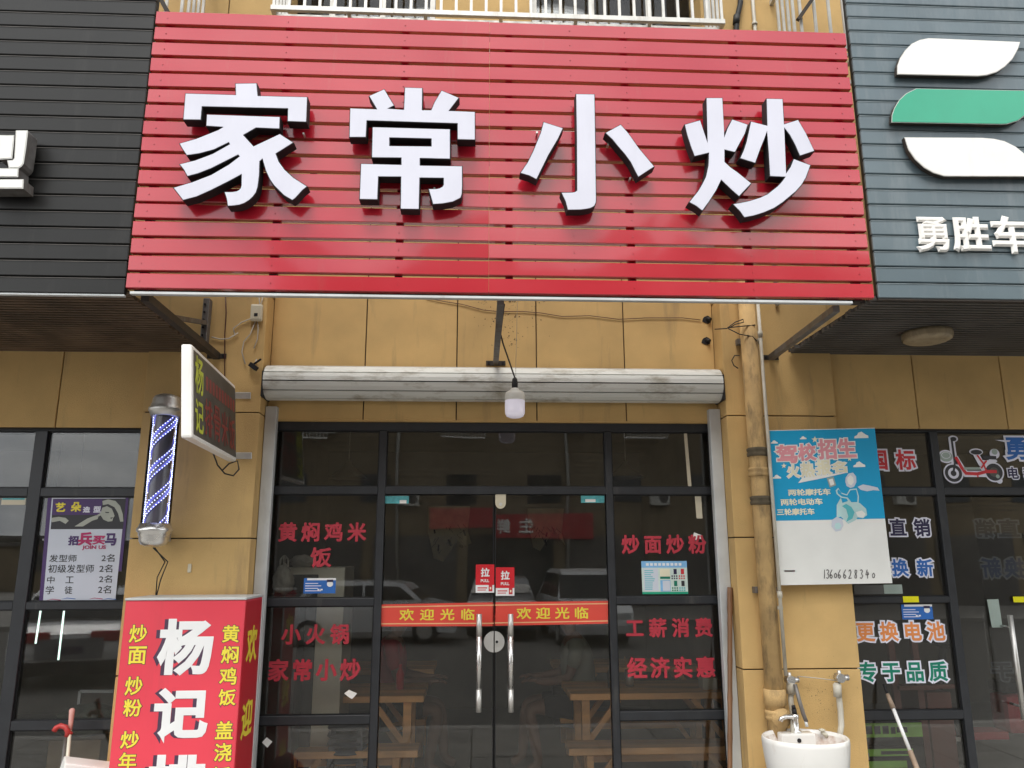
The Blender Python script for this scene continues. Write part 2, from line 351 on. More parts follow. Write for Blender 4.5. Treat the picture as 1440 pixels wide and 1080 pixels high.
# lintel panels over the middle shop
lx = [XA1] + [XX(p, 470, YL) for p in (515, 643, 754, 877)] + [XB0]
bands = [(2.679, 3.80), (3.80, 4.4), (4.4, UZ0)]
for x0, x1 in zip(lx, lx[1:]):
    for z0, z1 in bands: panel(x0, x1, z0, z1, YL, YL + .012 if False else YL + .02)
MB().box(XA1 + .002, XB0 - .002, YL + .004, YG + .002, 2.672, 2.683, 'ochre').build('lintel_underside', bld)
nl = [XL] + [XX(85, 540, YN - .06) - .66 * k for k in range(5, -1, -1)] + [XA0]
nr = [XB1] + [XX(1287, 550, YN - .06) + .655 * k for k in range(6)] + [XR]
for arr, zb in ((nl, 2.593), (nr, 2.615)):
    for x0, x1 in zip(arr, arr[1:]):
        if x1 - x0 < .05: continue
        for z0, z1 in ((zb, 3.80), (3.80, 4.4), (4.4, UZ0)): panel(x0, x1, z0, z1, YN - .06)
prev = XL
for a, b in xs + [(XR, None)]:
    if a - prev > .1:
        k = max(1, round((a - prev) / .75))
        for i in range(k): panel(prev + (a - prev) * i / k, prev + (a - prev) * (i + 1) / k, UZ0, UZ1, YL)
    if b: prev = b
k = 16
for i in range(k):
    for z0, z1 in ((UZ1, 7.9), (7.9, TOP)): panel(XL + (XR - XL) * i / k, XL + (XR - XL) * (i + 1) / k, z0, z1, YL)
MB().box(XL - .8, XR + .8, 5.25, 12, TOP, TOP + .25, 'kerb').build('roof_slab', bld)
# upper windows
for i, (a, b) in enumerate(xs):
    f = MB(); n = 3; t = .045
    f.box(a, b, YL + .08, YL + .13, UZ0, UZ0 + t, 'white_steel').box(a, b, YL + .08, YL + .13, UZ1 - t, UZ1, 'white_steel')
    for k in range(n + 1):
        x = a + (b - a - t) * k / n; f.box(x, x + t, YL + .082, YL + .128, UZ0 + t, UZ1 - t, 'white_steel')
    w_ = f.build('window', bld)
    MB().box(a + t, b - t, YL + .10, YL + .106, UZ0 + t, UZ1 - t, 'glass').build('pane', w_)
    c = MB(); nx = 60
    for s0, s1 in ((a + .05, a + (b - a) * .42), (a + (b - a) * .58, b - .05)):
        vs = []; 
        for k in range(nx + 1):
            x = s0 + (s1 - s0) * k / nx; y = YL + .2 + .025 * math.sin(k * 1.1) + .01 * math.sin(k * .37)
            vs += [(x, y, UZ0), (x, y, UZ1)]
        c.add(vs, [(2 * k, 2 * k + 2, 2 * k + 3, 2 * k + 1) for k in range(nx)], 'curtain', True)
    c.build('curtain', w_)
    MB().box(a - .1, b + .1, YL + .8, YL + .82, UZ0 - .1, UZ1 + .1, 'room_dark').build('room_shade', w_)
    MB().box(a - .02, b + .02, YL - .05, YL + .1, UZ0 - .04, UZ0, 'white_steel', .004).build('sill', w_)
# rooms behind the glass
for a, b in ((XL, (XA0 + XA1) / 2), ((XA0 + XA1) / 2, (XB0 + XB1) / 2), ((XB0 + XB1) / 2, XR)):
    r = MB(); r.box(a, a + .06, 5.63, 10, -.02, 3.2, 'room_wall').box(b - .06, b, 5.63, 10, -.02, 3.2, 'room_wall').box(a + .06, b - .06, 9.6, 9.8, 0, 3.2, 'room_wall')
    r.build('room_walls', bld)
    MB().box(a, b, 5.22, 10.2, -.028, .006, 'room_floor').build('room_floor', bld)
    MB().box(a, b, 5.56, 10, 3.0, 3.1, 'room_wall').build('room_ceiling', bld)
MB().box(XL - .8, XR + .8, 10.2, 10.4, -.3, TOP, 'joint').box(XL - .9, XL - .8, 5.3, 10.4, -.3, TOP, 'ochre').box(XR + .8, XR + .9, 5.3, 10.4, -.3, TOP, 'ochre').build('outer_wall', bld)
MB().box(XL, XR, 5.62, 10.2, 3.3, 3.4, 'joint').build('floor_slab', bld)

# ================================================================== SHOPFRONT GLAZING
def vbar(mb, x0, x1, z0, z1, y, d=.07, m='frame'): return mb.box(x0, x1, y, y + d, z0, z1, m, .003)
def pane(x0, x1, z0, z1, y, root, name='pane'):
    s = MB().box(x0, x1, y + .028, y + .036, z0, z1, 'glass'); o = s.build(name, root)
    g = MB()
    for a, b, c, d in ((x0, x1, z0, z0 + .008), (x0, x1, z1 - .008, z1)): g.box(a, b, y + .02, y + .027, c, d, 'seal')
    for a, b in ((x0, x0 + .008), (x1 - .008, x1)): g.box(a, b, y + .02, y + .027, z0 + .008, z1 - .008, 'seal')
    g.build('seal', o); return o
def decal(name, root, fn):
    mb = MB(); fn(mb); return mb.build(name, root)
sf = thing('glazed_shopfront', (.15, YG, 0), 'dark framed glass shopfront with double doors and red lettering, under the roller shutter', 'shopfront')
GY = YG + .026         # just in front of the panes
XF0, XF1 = XA1 + .01, XB0 - .01
c1, c1b = XX(534.2, 605, YG), XX(544.2, 605, YG); c2, c2b = XX(850, 608, YG), XX(859.3, 608, YG)
Z = lambda px, py: ZZ(px, py, YG)
zt, zt0 = 2.675, Z(700, 606); ztr1, ztr0 = Z(700, 684.5), Z(700, 695)
for x0, x1 in ((XF0, XF0 + .05), (c1, c1b), (c2, c2b), (XF1 - .05, XF1)): vbar(MB(), x0, x1, 0.0, zt0, YG).build('mullion', sf)
vbar(MB(), XF0, XF1, zt0, zt, YG).build('head_rail', sf)
bays = [(XF0 + .05, c1), (c1b, c2), (c2b, XF1 - .05)]
for x0, x1 in bays:
    vbar(MB(), x0, x1, ztr0, ztr1, YG + .002).build('transom', sf); pane(x0, x1, ztr1, zt0, YG, sf)
Zs = [(Z(455, 841.5), Z(455, 852.5)), (Z(440, 1006.7), Z(440, 1019.5)), (.24, .18)]
for x0, x1 in (bays[0], bays[2]):
    zz = [ztr0]
    for a, b in Zs:
        vbar(MB(), x0, x1, min(a, b), max(a, b), YG + .002).build('transom', sf)
        pane(x0, x1, max(a, b), zz[-1], YG, sf); zz.append(min(a, b))
    MB().box(x0, x1, YG + .01, YG + .06, .0, zz[-1], 'frame').build('kick_panel', sf)
film = dict(bold=.034, cw=.95)
def redline(txt, r, name='lettering'):
    mb = MB(); mb.line(txt, quad(*r, GY), 'film_red', **film); mb.build(name, sf)
redline('黄焖鸡米', (391.5, 734, 515, 762)); redline('饭', (437, 769, 466, 798))
redline('小火锅', (396, 877, 491.5, 906.5)); redline('家常小炒', (376.7, 926, 507, 958))
redline('炒面炒粉', (874, 751.5, 993, 779)); redline('工薪消费', (880, 868.5, 1002, 896.5)); redline('经济实惠', (882, 923, 1006, 954))
def menu(mb):
    q = quad(902.6, 789, 966.7, 835.5, GY - .001); mb.q(q, 'menu_green'); 
    mb.q(sub(q, .0, .80, 1, 1), 'menu_blue', .0006).q(sub(q, 0, 0, 1, .07), 'green_acrylic', .0006)
    for k in range(9): mb.q(sub(q, .10 + k * .09, .86, .16 + k * .09, .94), 'print_white', .0012)
    mb.q(sub(q, .04, .10, .36, .78), 'poster_white', .0006)
    for k in range(10): mb.q(sub(q, .06, .14 + k * .062, .2 + random.random() * .14, .165 + k * .062), 'aqua', .0012)
    mb.q(sub(q, .40, .48, .62, .76), 'cream_print', .0006).q(sub(q, .40, .46, .62, .53), 'green_print', .001).q(sub(q, .40, .08, .62, .42), 'menu_blue', .0006).q(sub(q, .45, .1, .61, .4), 'poster_white', .0012)
    for a, b, c in ((.70, .60, 'navy'), (.86, .60, 'red_print'), (.70, .24, 'green_print'), (.86, .24, 'dark_print')):
        mb.q(sub(q, a, b, a + .07, b + .16), c, .0012)
        for k in range(6): mb.q(sub(q, a - .05 + (k % 3) * .05, b - .08 - (k // 3) * .07, a - .02 + (k % 3) * .05, b - .035 - (k // 3) * .07), c if c != 'dark_print' else 'aqua', .0012)
decal('menu_sheet', sf, menu)
def police(q):
    def f(mb):
        mb.q(q, 'blue_print'); mb.q(sub(q, .1, .86, 1, 1), 'print_white', .0006)
        for k in range(4): mb.q(sub(q, .05, .15 + .16 * k, .55 - .1 * (k % 2), .20 + .16 * k), 'film_white', .0006)
        c = bil(q, .82, .62); u = (q[1] - q[0]); v = (q[3] - q[0])
        mb.add([c] + [c + u * .10 * math.cos(a * .6283) + v * .2 * math.sin(a * .6283) + Vector((0, -.0008, 0)) for a in range(10)], [(0, k + 1, (k + 1) % 10 + 1) for k in range(10)], 'print_white')
        mb.q(sub(q, .72, .74, .92, .9), 'navy', .0014); mb.q(sub(q, .44, .2, .5, .3), 'print_white', .001); mb.q(sub(q, .53, .2, .6, .3), 'print_white', .001)
    return f
decal('blue_notice', sf, police(quad(427, 813, 472, 834.5, GY)))
for pts in (((484, 975), (491, 970), (502, 975), (499, 979), (495, 983), (490, 980)), ((368.5, 1044), (375, 1037), (383, 1043), (376, 1051.5)), ((974, 757), (976, 748.5), (982, 751), (988, 753), (988.5, 759), (983, 757), (980, 760))):
    MB().poly(free(pts, GY - .001), (0, .0006, 0), 'sign_white', 'sign_white').build('paper_scrap', sf)
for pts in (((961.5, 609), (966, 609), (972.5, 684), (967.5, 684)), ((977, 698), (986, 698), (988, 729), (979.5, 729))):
    MB().poly(free(pts, GY - .001), (0, .0006, 0), 'plastic_cream', 'plastic_cream').build('pale_strip', sf)  # two slim cream strips lying on the right pane
# doors
xm = XX(695, 900, YG)
for i, (x0, x1) in enumerate(((c1b + .006, xm - .004), (xm + .004, c2 - .006))):
    d = MB().box(x0, x1, YG + .028, YG + .04, .03, ztr0 - .006, 'glass').build('door', sf)
    MB().box(x0, x1, YG + .02, YG + .048, .02, .12, 'steel', .003).build('patch_fitting', d)
    MB().box(x0 + (0 if i else x1 - x0 - .006), x0 + (.006 if i else x1 - x0), YG + .026, YG + .042, .12, ztr0 - .01, 'seal').build('edge_seal', d)
    # handle
    hx = 673.5 if i == 0 else 718.3; h = XX(hx, 930, 5.385); zt_, zb_ = ZZ(hx, 863.5, 5.385), ZZ(hx, 1001.5, 5.385)
    hb = MB(); hb.tube([(h, 5.385, zb_), (h, 5.385, zb_ + .14)], .0185, 'steel', 18).tube([(h, 5.385, zb_ + .14), (h, 5.385, zt_ - .14)], .0172, 'chrome', 18).tube([(h, 5.385, zt_ - .14), (h, 5.385, zt_)], .0185, 'steel', 18)
    for z in (zb_ + .1, zt_ - .1): hb.tube([(h, 5.385, z), (h, YG + .03, z)], .008, 'steel')
    hb.build('handle', d)
    lc = at(696, 902.5, YG + .012); lc.x = xm; lr = .070; pts = [(lc.x + lr * math.cos(a), YG + .012, lc.z + lr * math.sin(a) * .98) for a in [R(90 + 180 * k / 16) if i == 0 else R(-90 + 180 * k / 16) for k in range(17)]]
    dx = -.004 if i == 0 else .004
    pts = [(min(p[0], xm + dx) if i == 0 else max(p[0], xm + dx), p[1], p[2]) for p in pts]
    lk = MB().poly([Vector(p) for p in pts], (0, .015, 0), 'steel', 'steel')
    if i: lk.tube([(lc.x + .018, YG + .013, lc.z), (lc.x + .018, YG + .004, lc.z)], .015, 'steel', 16).tube([(lc.x + .018, YG + .004, lc.z), (lc.x + .018, YG + .002, lc.z)], .009, 'letter_side', 12)
    lk.build('lock', d)
    # welcome banner
    bq = free(((536, 881), (694.5, 880.5), (694.5, 847), (536, 850)) if i == 0 else ((695.8, 880), (855, 877), (855, 845), (695.8, 847)), GY)
    bn = MB().q(bq, 'banner_red'); 
    for v in (.12, .88): bn.q(sub(bq, 0, v - .022, 1, v + .022), 'banner_line', .0006)
    bn.line('欢迎光临', quad(*((562, 856, 667.5, 872.5) if i == 0 else (726.6, 853.7, 827.5, 870.5)), GY), 'print_yellow', bold=.02, cw=1.25, lift=.0012)
    bn.build('welcome_banner', d)
    o = (669, 793.8, 695, 833.5) if i == 0 else (697.2, 797.8, 723.3, 837.8)
    pq = quad(*o, GY - .002); ps = MB().q(pq, 'sticker_red').q(sub(pq, 0, 0, 1, .27), 'print_white', .0006)
    ps.glyphs('拉', sub(pq, .27, .56, .75, .88), 'print_white', bold=.03, lift=.0008).glyphs('PULL', sub(pq, .27, .37, .73, .475), 'print_white', bold=.03, lift=.0008)
    ps.q(sub(pq, .1, .15, .62, .19), 'red_print', .001).q(sub(pq, .1, .08, .55, .11), 'red_print', .001).q(sub(pq, .70, .05, .90, .28), 'red_print', .001).q(sub(pq, .76, .12, .84, .2), 'cream_print', .0015)
    ps.build('pull_sticker', d)
    tq = quad(*((541, 697.5, 575, 708) if i == 0 else (817, 697, 850, 707)), GY - .001)
    MB().q(tq, 'teal_tag').q(sub(tq, *((.62, .0, .9, .45) if i == 0 else (.18, .1, .62, .5))), 'sign_white', .0006).build('corner_tag', d)
pl = at(704, 705, YG + .01); pp = [(pl.x - .037, pl.z + .055), (pl.x - .037, pl.z - .01)] + [(pl.x + .037 * math.cos(a), pl.z - .01 + .037 * math.sin(a) * 1.1) for a in [R(180 + 180 * k / 12) for k in range(1, 12)]] + [(pl.x + .037, pl.z - .01), (pl.x + .037, pl.z + .055)]
MB().poly([Vector((x, YG + .008, z)) for x, z in pp], (0, .02, 0), 'plastic_cream', 'plastic_cream').tube([(pl.x, YG + .009, pl.z - .02), (pl.x, YG + .006, pl.z - .02)], .012, 'steel', 12).build('door_catch', sf)

def neighbour(side):
    Z = lambda px, py: ZZ(px, py, YN)
    if side < 0:
        root = thing('salon_shopfront', (-3.6, YN, 0), 'dark framed glass shopfront of the salon, left of the barber pole', 'shopfront')
        x0, x1 = XL, XA0; mul = [(XX(50, 606, YN), XX(67.5, 606, YN))]; w = .085
        m2 = mul[0][0] - 1.0; mul = [(m2, m2 + w), mul[0]]
        tops = (Z(100, 593.5), Z(100, 606)); rails = [(Z(100, 686), Z(100, 698)), (Z(100, 846), Z(100, 857)), (Z(100, 1013.5), Z(100, 1026.7))]
    else:
        root = thing('bike_shop_front', (4, YN, 0), 'dark framed glass shopfront with outlined sticker lettering, right of the wash basin', 'shopfront')
        x0, x1 = XB1, XR; a = XX(1307.5, 607, YN); mul = [(a, XX(1318, 607, YN))]
        tops = (Z(1300, 596.5), Z(1300, 607)); rails = [(Z(1250, 685.5), Z(1250, 695.5)), (Z(1250, 839), Z(1250, 848)), (Z(1260, 1000), Z(1260, 1012.5))]
    vbar(MB(), x0, x1, tops[1], tops[0], YN).build('head_rail', root)
    edges = [(x0, x0 + .04)] + mul + [(x1 - (.004 if side < 0 else .05), x1)]
    if side > 0: edges = [(x0, x0 + .03)] + mul + [(mul[0][1] + 1.55, mul[0][1] + 1.6), (x1 - .05, x1)]
    for a, b in edges: vbar(MB(), a, b, 0, tops[1], YN).build('mullion', root)
    for k, ((a, b), (c, d)) in enumerate(zip(edges, edges[1:])):
        zz = tops[1]
        door = side > 0 and k == 1
        for j, (u, v) in enumerate(rails[:1] if door else rails):
            vbar(MB(), b, c, v, u, YN + .002).build('transom', root); pane(b, c, u, zz, YN, root); zz = v
        if door: continue
        pane(b, c, .12, zz, YN, root); vbar(MB(), b, c, 0, .12, YN + .002).build('transom', root)
    return root, mul, rails
sl, mulL, railsL = neighbour(-1); sr, mulR, railsR = neighbour(1)
GN = YN + .026
tq = quad(2, 700.5, 36, 710, GN); MB().q(tq, 'plastic_cream').q(sub(tq, .02, .75, .95, 1), 'teal_tag', .0006).build('corner_tag', sl)

# --- salon recruitment poster
pc = free(((60.5, 844.8), (162.2, 844.8), (176.5, 699.2), (73, 699.6)), GN - .003)
po = MB().q(pc, 'poster_white')
def pu(x0, y0, x1, y1):
    t0 = ((y0 + y1) / 2 - 65) / 980; l, r = 85 - 85 * t0, 785 - 95 * t0
    return sub(pc, (x0 - l) / (r - l), 1 - (y1 - 65) / 980, (x1 - l) / (r - l), 1 - (y0 - 65) / 980)
po.q(sub(pc, -.055, 0, -.0, 1), 'purple').q(sub(pc, 1, .28, 1.045, 1), 'purple')
po.q(pu(85, 78, 775, 372), 'dark_print', .0005).q(pu(90, 82, 560, 235), 'purple', .0009)
def blob(mb, pts, mn, lift, f=pu):
    pp = [f(x, y, x + 1, y + 1)[0] + Vector((0, -lift, 0)) for x, y in pts]; mb.add(pp, [tuple(t) for t in tessellate_polygon([pp])], mn)
blob(po, [(300, 345), (420, 270), (500, 240), (530, 240), (520, 275), (470, 290), (380, 345)], 'skin_print', .0013)
blob(po, [(80, 262), (150, 252), (215, 262), (245, 290), (215, 320), (160, 290), (110, 300), (82, 305)], 'skin_print', .0013)
blob(po, [(565, 100), (620, 85), (690, 100), (735, 150), (760, 230), (765, 300), (735, 300), (715, 220), (680, 160), (620, 130), (570, 140)], 'skin_print', .0013)
blob(po, [(565, 165), (610, 150), (655, 175), (672, 215), (682, 245), (668, 265), (660, 295), (620, 300), (575, 280), (550, 240), (500, 262), (510, 240), (548, 215)], 'skin_print', .0017)
blob(po, [(590, 205), (630, 208), (628, 218), (598, 216)], 'dark_print', .0021); blob(po, [(640, 262), (668, 258), (655, 272), (642, 270)], 'dark_print', .0021)
for ch, b, c in (('艺', (120, 115, 215, 205), 'print_yellow'), ('朵', (265, 110, 368, 205), 'print_yellow'), ('造', (380, 155, 450, 215), 'film_white'), ('型', (480, 150, 552, 213), 'film_white'),
                 ('招', (240, 435, 338, 527), 'purple'), ('兵', (330, 400, 472, 530), 'magenta'), ('买', (470, 435, 592, 520), 'magenta'), ('马', (592, 412, 700, 530), 'purple')):
    po.glyphs(ch, pu(*b), c, bold=.045, lift=.0018)
po.glyphs('JOIN US', pu(372, 527, 600, 573), 'magenta', bold=.03, lift=.0024)
for t, b in (('发型师', (60, 615, 320, 685)), ('初级发型师', (50, 708, 485, 785)), ('中', (40, 818, 110, 885)), ('工', (215, 820, 292, 882)), ('学', (25, 908, 105, 985)), ('徒', (205, 910, 280, 982)),
             ('2名', (557, 610, 682, 682)), ('2名', (537, 708, 662, 782)), ('2名', (535, 808, 658, 878)), ('2名', (525, 903, 650, 978))):
    po.glyphs(t, pu(*b), 'print_black', bold=.006, lift=.001)
for a, c in (((30, 1040), 'magenta'), ((170, 1030), 'blue_print'), ((430, 1030), 'magenta'), ((560, 1035), 'blue_print')):
    blob(po, [(a[0], a[1]), (a[0] + 60, a[1] - 14), (a[0] + 140, a[1] - 6), (a[0] + 140, a[1]), (a[0] + 60, a[1] - 8)], c, .001)
po.build('recruitment_poster', sl)

# --- bike shop stickers
def sticker(txt, r, ink, name='sticker_lettering', cw=.95, y=GN):
    mb = MB(); q = quad(*r, y); mb.line(txt, q, 'film_white', bold=.030, grow=.080, cw=cw, thick=.0006, lift=.0004); mb.line(txt, q, ink, bold=.030, cw=cw, thick=.0008, lift=.0014); return mb.build(name, sr)
sticker('国标', (1221, 631.5, 1287, 661), 'red_print'); sticker('直销', (1251, 729, 1308, 754.5), 'navy'); sticker('换新', (1254, 785.5, 1312, 811), 'blue_print')
sticker('更换电池', (1204, 873.5, 1328.5, 902), 'orange_print'); sticker('专于品质', (1207, 929.5, 1332, 959), 'green_print')
sticker('勇', (1413, 613, 1447, 647), 'blue_print'); sticker('电动', (1416, 656.5, 1455, 674), 'navy')
decal('blue_notice', sr, police(quad(1268, 850, 1311.7, 871, GN)))
tq = quad(1270, 838.5, 1292, 847, YN - .002); MB().q(tq, 'yellow_tag').line('xxxx'[:0] + '····', sub(tq, .15, .3, .85, .7), 'orange_print', bold=.05).build('yellow_tag', sr)
MB().box(*(lambda q: (q[0].x, q[1].x, YN + .02, YN + .024, q[0].z, q[3].z))(quad(1203, 823, 1269, 836, YN)), 'cupboard_dark').q(quad(1243, 822, 1269, 835, YN + .018), 'grey_tag').build('taped_paper', sr)
# electric moped sticker: white outline first, colours on top
mq = quad(1320, 613, 1408, 680, GN)
def mp_(x, y, l=0): return bil(mq, (x - 720) / 530, 1 - (y - 200) / 400) + Vector((0, -l, 0))
def stroke(mb, pts, wd, mn, l):
    for (x0, y0), (x1, y1) in zip(pts, pts[1:]):
        d = Vector((x1 - x0, y1 - y0)); n_ = Vector((-d.y, d.x)).normalized() * wd / 2; e_ = d.normalized() * wd * .25
        l += .00003
        mb.add([mp_(x0 - e_.x + n_.x, y0 - e_.y + n_.y, l), mp_(x1 + e_.x + n_.x, y1 + e_.y + n_.y, l), mp_(x1 + e_.x - n_.x, y1 + e_.y - n_.y, l), mp_(x0 - e_.x - n_.x, y0 - e_.y - n_.y, l)], [(0, 1, 2, 3)], mn)
def disc(mb, x, y, r, mn, l, r2=0, sy=1): 
    n = 24; o = [mp_(x + r * math.cos(k * .2618), y + r * sy * math.sin(k * .2618), l) for k in range(n)]
    if r2:
        i_ = [mp_(x + r2 * math.cos(k * .2618), y + r2 * sy * math.sin(k * .2618), l) for k in range(n)]
        mb.add(o + i_, [(k, (k + 1) % n, (k + 1) % n + n, k + n) for k in range(n)], mn)
    else: mb.add([mp_(x, y, l)] + o, [(0, k + 1, (k + 1) % n + 1) for k in range(n)], mn)
mo = MB()
fr = [[(850, 225), (850, 440)], [(865, 390), (905, 470), (935, 520), (1100, 520)], [(1040, 350), (1075, 430), (1130, 430)], [(1080, 480), (1190, 400)]]
for p in fr: stroke(mo, p, 52, 'film_white', .0002)
disc(mo, 830, 515, 84, 'film_white', .0003); disc(mo, 1175, 505, 84, 'film_white', .00035); disc(mo, 785, 375, 66, 'film_white', .0004, 0, .85); disc(mo, 865, 225, 40, 'film_white', .0004, 0, .7); disc(mo, 1045, 335, 58, 'film_white', .0004, 0, .5); disc(mo, 1200, 350, 42, 'film_white', .0004); disc(mo, 1210, 575, 26, 'film_white', .0004)
disc(mo, 830, 515, 72, 'dark_print', .0010); disc(mo, 830, 515, 46, 'film_white', .0014); disc(mo, 830, 515, 24, 'dark_print', .0018)
disc(mo, 1175, 505, 72, 'dark_print', .0010); disc(mo, 1175, 505, 40, 'led_board', .0014); disc(mo, 1200, 540, 16, 'grey_tag', .0016)
disc(mo, 785, 375, 54, 'grey_tag', .0011, 0, .8); disc(mo, 785, 365, 40, 'film_white', .0015, 34, .7)
stroke(mo, [(850, 235), (852, 430), (830, 510)], 18, 'dark_print', .002); disc(mo, 865, 228, 26, 'dark_print', .002, 0, .7)
stroke(mo, [(868, 385), (905, 470), (935, 515), (1030, 520), (1110, 500), (1190, 500)], 26, 'red_print', .0024)
stroke(mo, [(925, 475), (1050, 475)], 20, 'grey_tag', .0028); stroke(mo, [(1050, 365), (1090, 430), (1110, 500)], 14, 'red_print', .0028); stroke(mo, [(1070, 470), (1120, 410)], 14, 'red_print', .0032)
disc(mo, 1045, 338, 48, 'dark_print', .003, 0, .42); stroke(mo, [(1100, 380), (1200, 385)], 30, 'dark_print', .0034); disc(mo, 1200, 335, 24, 'grey_tag', .0034); stroke(mo, [(1030, 515), (1030, 545)], 12, 'red_print', .0038)
mo.build('moped_sticker', sr)
# open door leaf seen from behind, with the lettering showing through reversed
dr_ = MB().box(mulR[0][1] + .02, mulR[0][1] + .8, YN + .10, YN + .112, .03, railsR[0][1] - .01, 'glass').build('door', sr)
yb = YN + .135
gh = MB()
for ch, r in (('销', (1371, 730, 1399, 756)), ('直', (1403, 730, 1433, 756)), ('新', (1380, 784, 1407, 813)), ('换', (1412, 784, 1440, 813)), ('于', (1394, 930, 1424, 958))):
    q = quad(*r, yb); q = [q[1], q[0], q[3], q[2]]
    gh.glyphs(ch, q, 'ghost', bold=.03, grow=.08, em=True, thick=-.0006, lift=-.0012); gh.glyphs(ch, q, 'ghost_blue' if ch in '换新' else 'ghost_ink', bold=.03, em=True, thick=-.0008, lift=-.0022)
gh.build('reversed_lettering', dr_)
MB().poly(free(((1388, 843), (1404, 842.5), (1410, 882.5), (1395, 882.5)), YN + .09), (0, .003, 0), 'grey_tag', 'grey_tag').build('grey_tag', dr_)
MB().q(quad(1425, 839, 1447, 847, YN + .09), 'yellow_tag').build('yellow_tag', dr_)
hb = MB(); p, q_ = at(1422, 865, YN - .02), at(1438.5, 1012, YN - .02); xh = (p.x + q_.x) / 2
hb.tube([(xh, YN - .02, q_.z), (xh, YN - .02, p.z)], .017, 'steel', 16)
for z in (p.z - .08, q_.z + .08): hb.tube([(xh, YN - .02, z), (xh, YN + .1, z)], .008, 'chrome')
hb.build('handle', dr_)
# ================================================================== RED SIGN
rs = thing('red_slat_sign', (.186, YS, 3.128), 'big red slatted fascia sign with four white block characters, over the middle shop', 'shop sign')
RX0, RX1, RZ1, RP = -1.856, 2.228, 4.835, .1004
SX = XX(688, 220, YS)
for i in range(17):
    zt = RZ1 - i * RP
    for h_, (xa_, xb_) in enumerate(((RX0 + random.uniform(-.003, .003), SX - .0007), (SX + .0007, RX1 + random.uniform(-.004, .004)))):
        z1s = zt + random.uniform(-.0012, .0012); zb = z1s - .0832; mb = MB(); nx = 14; yb = random.uniform(-.0012, .0012); tl = random.uniform(-.0003, .0003); ph = random.uniform(0, 6)
        prof = [(.034, zb), (.003, zb), (0, zb + .003), (0, zb + .028), (0, zb + .055), (0, z1s - .003), (.003, z1s), (.026, z1s)]
        vs = []
        for k in range(nx + 1):
            x = xa_ + (xb_ - xa_) * k / nx; sag = .0011 * math.sin(x * 1.9 + ph)
            for d_, z in prof: vs.append((x, YS + d_ + yb + (z - zb - .041) / .04 * (tl + .0007 * math.sin(x * 2.7 + ph) + .0004 * math.sin(x * 7.3 + ph * 2)) + .0009 * math.sin(x * 3.1 + ph), z + sag))
        n = len(prof)
        mb.keep = True; q4 = lambda js: [(k * n + j, (k + 1) * n + j, (k + 1) * n + j + 1, k * n + j + 1) for k in range(nx) for j in js]
        mb.add(vs, q4((2, 3, 4)), 'red_slat', True)
        for j in (0, 1, 5, 6): mb.add(vs, q4((j,)), 'red_slat', True)
        mb.add(vs, [tuple(range(n)), tuple(range(nx * n, nx * n + n))[::-1]], 'red_slat')
        sl_ = mb.build('slat', rs)
        sc_ = MB()
        for x in ((-1.79, -1.1, -.42), (.55, .88, 1.55, 2.16))[h_]:
            if abs(x - xa_) > .03 and abs(x - xb_) > .03: sc_.tube([(x, YS + .001 + yb, zb + .041), (x, YS - .003 + yb, zb + .041)], .0042, 'red_slat', 6)
        o_ = sc_.build('screw', sl_); o_['kind'] = 'stuff'
for x in (-1.79, -1.1, -.42, .19, .88, 1.55, 2.16):
    MB().box(x - .02, x + .02, YS + .036, YS + .074, RZ1 - 17 * RP + .01, RZ1 - .01, 'brown_steel').build('upright_tube', rs)
for z in (3.16, 3.98, 4.80): MB().box(RX0 + .01, RX1 - .01, YS + .076, YS + .114, z - .02, z + .02, 'brown_steel').build('rail_tube', rs)
MB().box(RX0 + .02, RX1 - .12, YS + .004, YS + .034, 3.113, 3.128, 'rail', .002).build('bottom_trim', rs)
for x in (-1.2, -.1, 1.0, 2.1):
    MB().bar((x, YS + .1, 4.76), (x, YL + .0, 4.5), .04, .04, 'brown_steel').build('stay', rs)
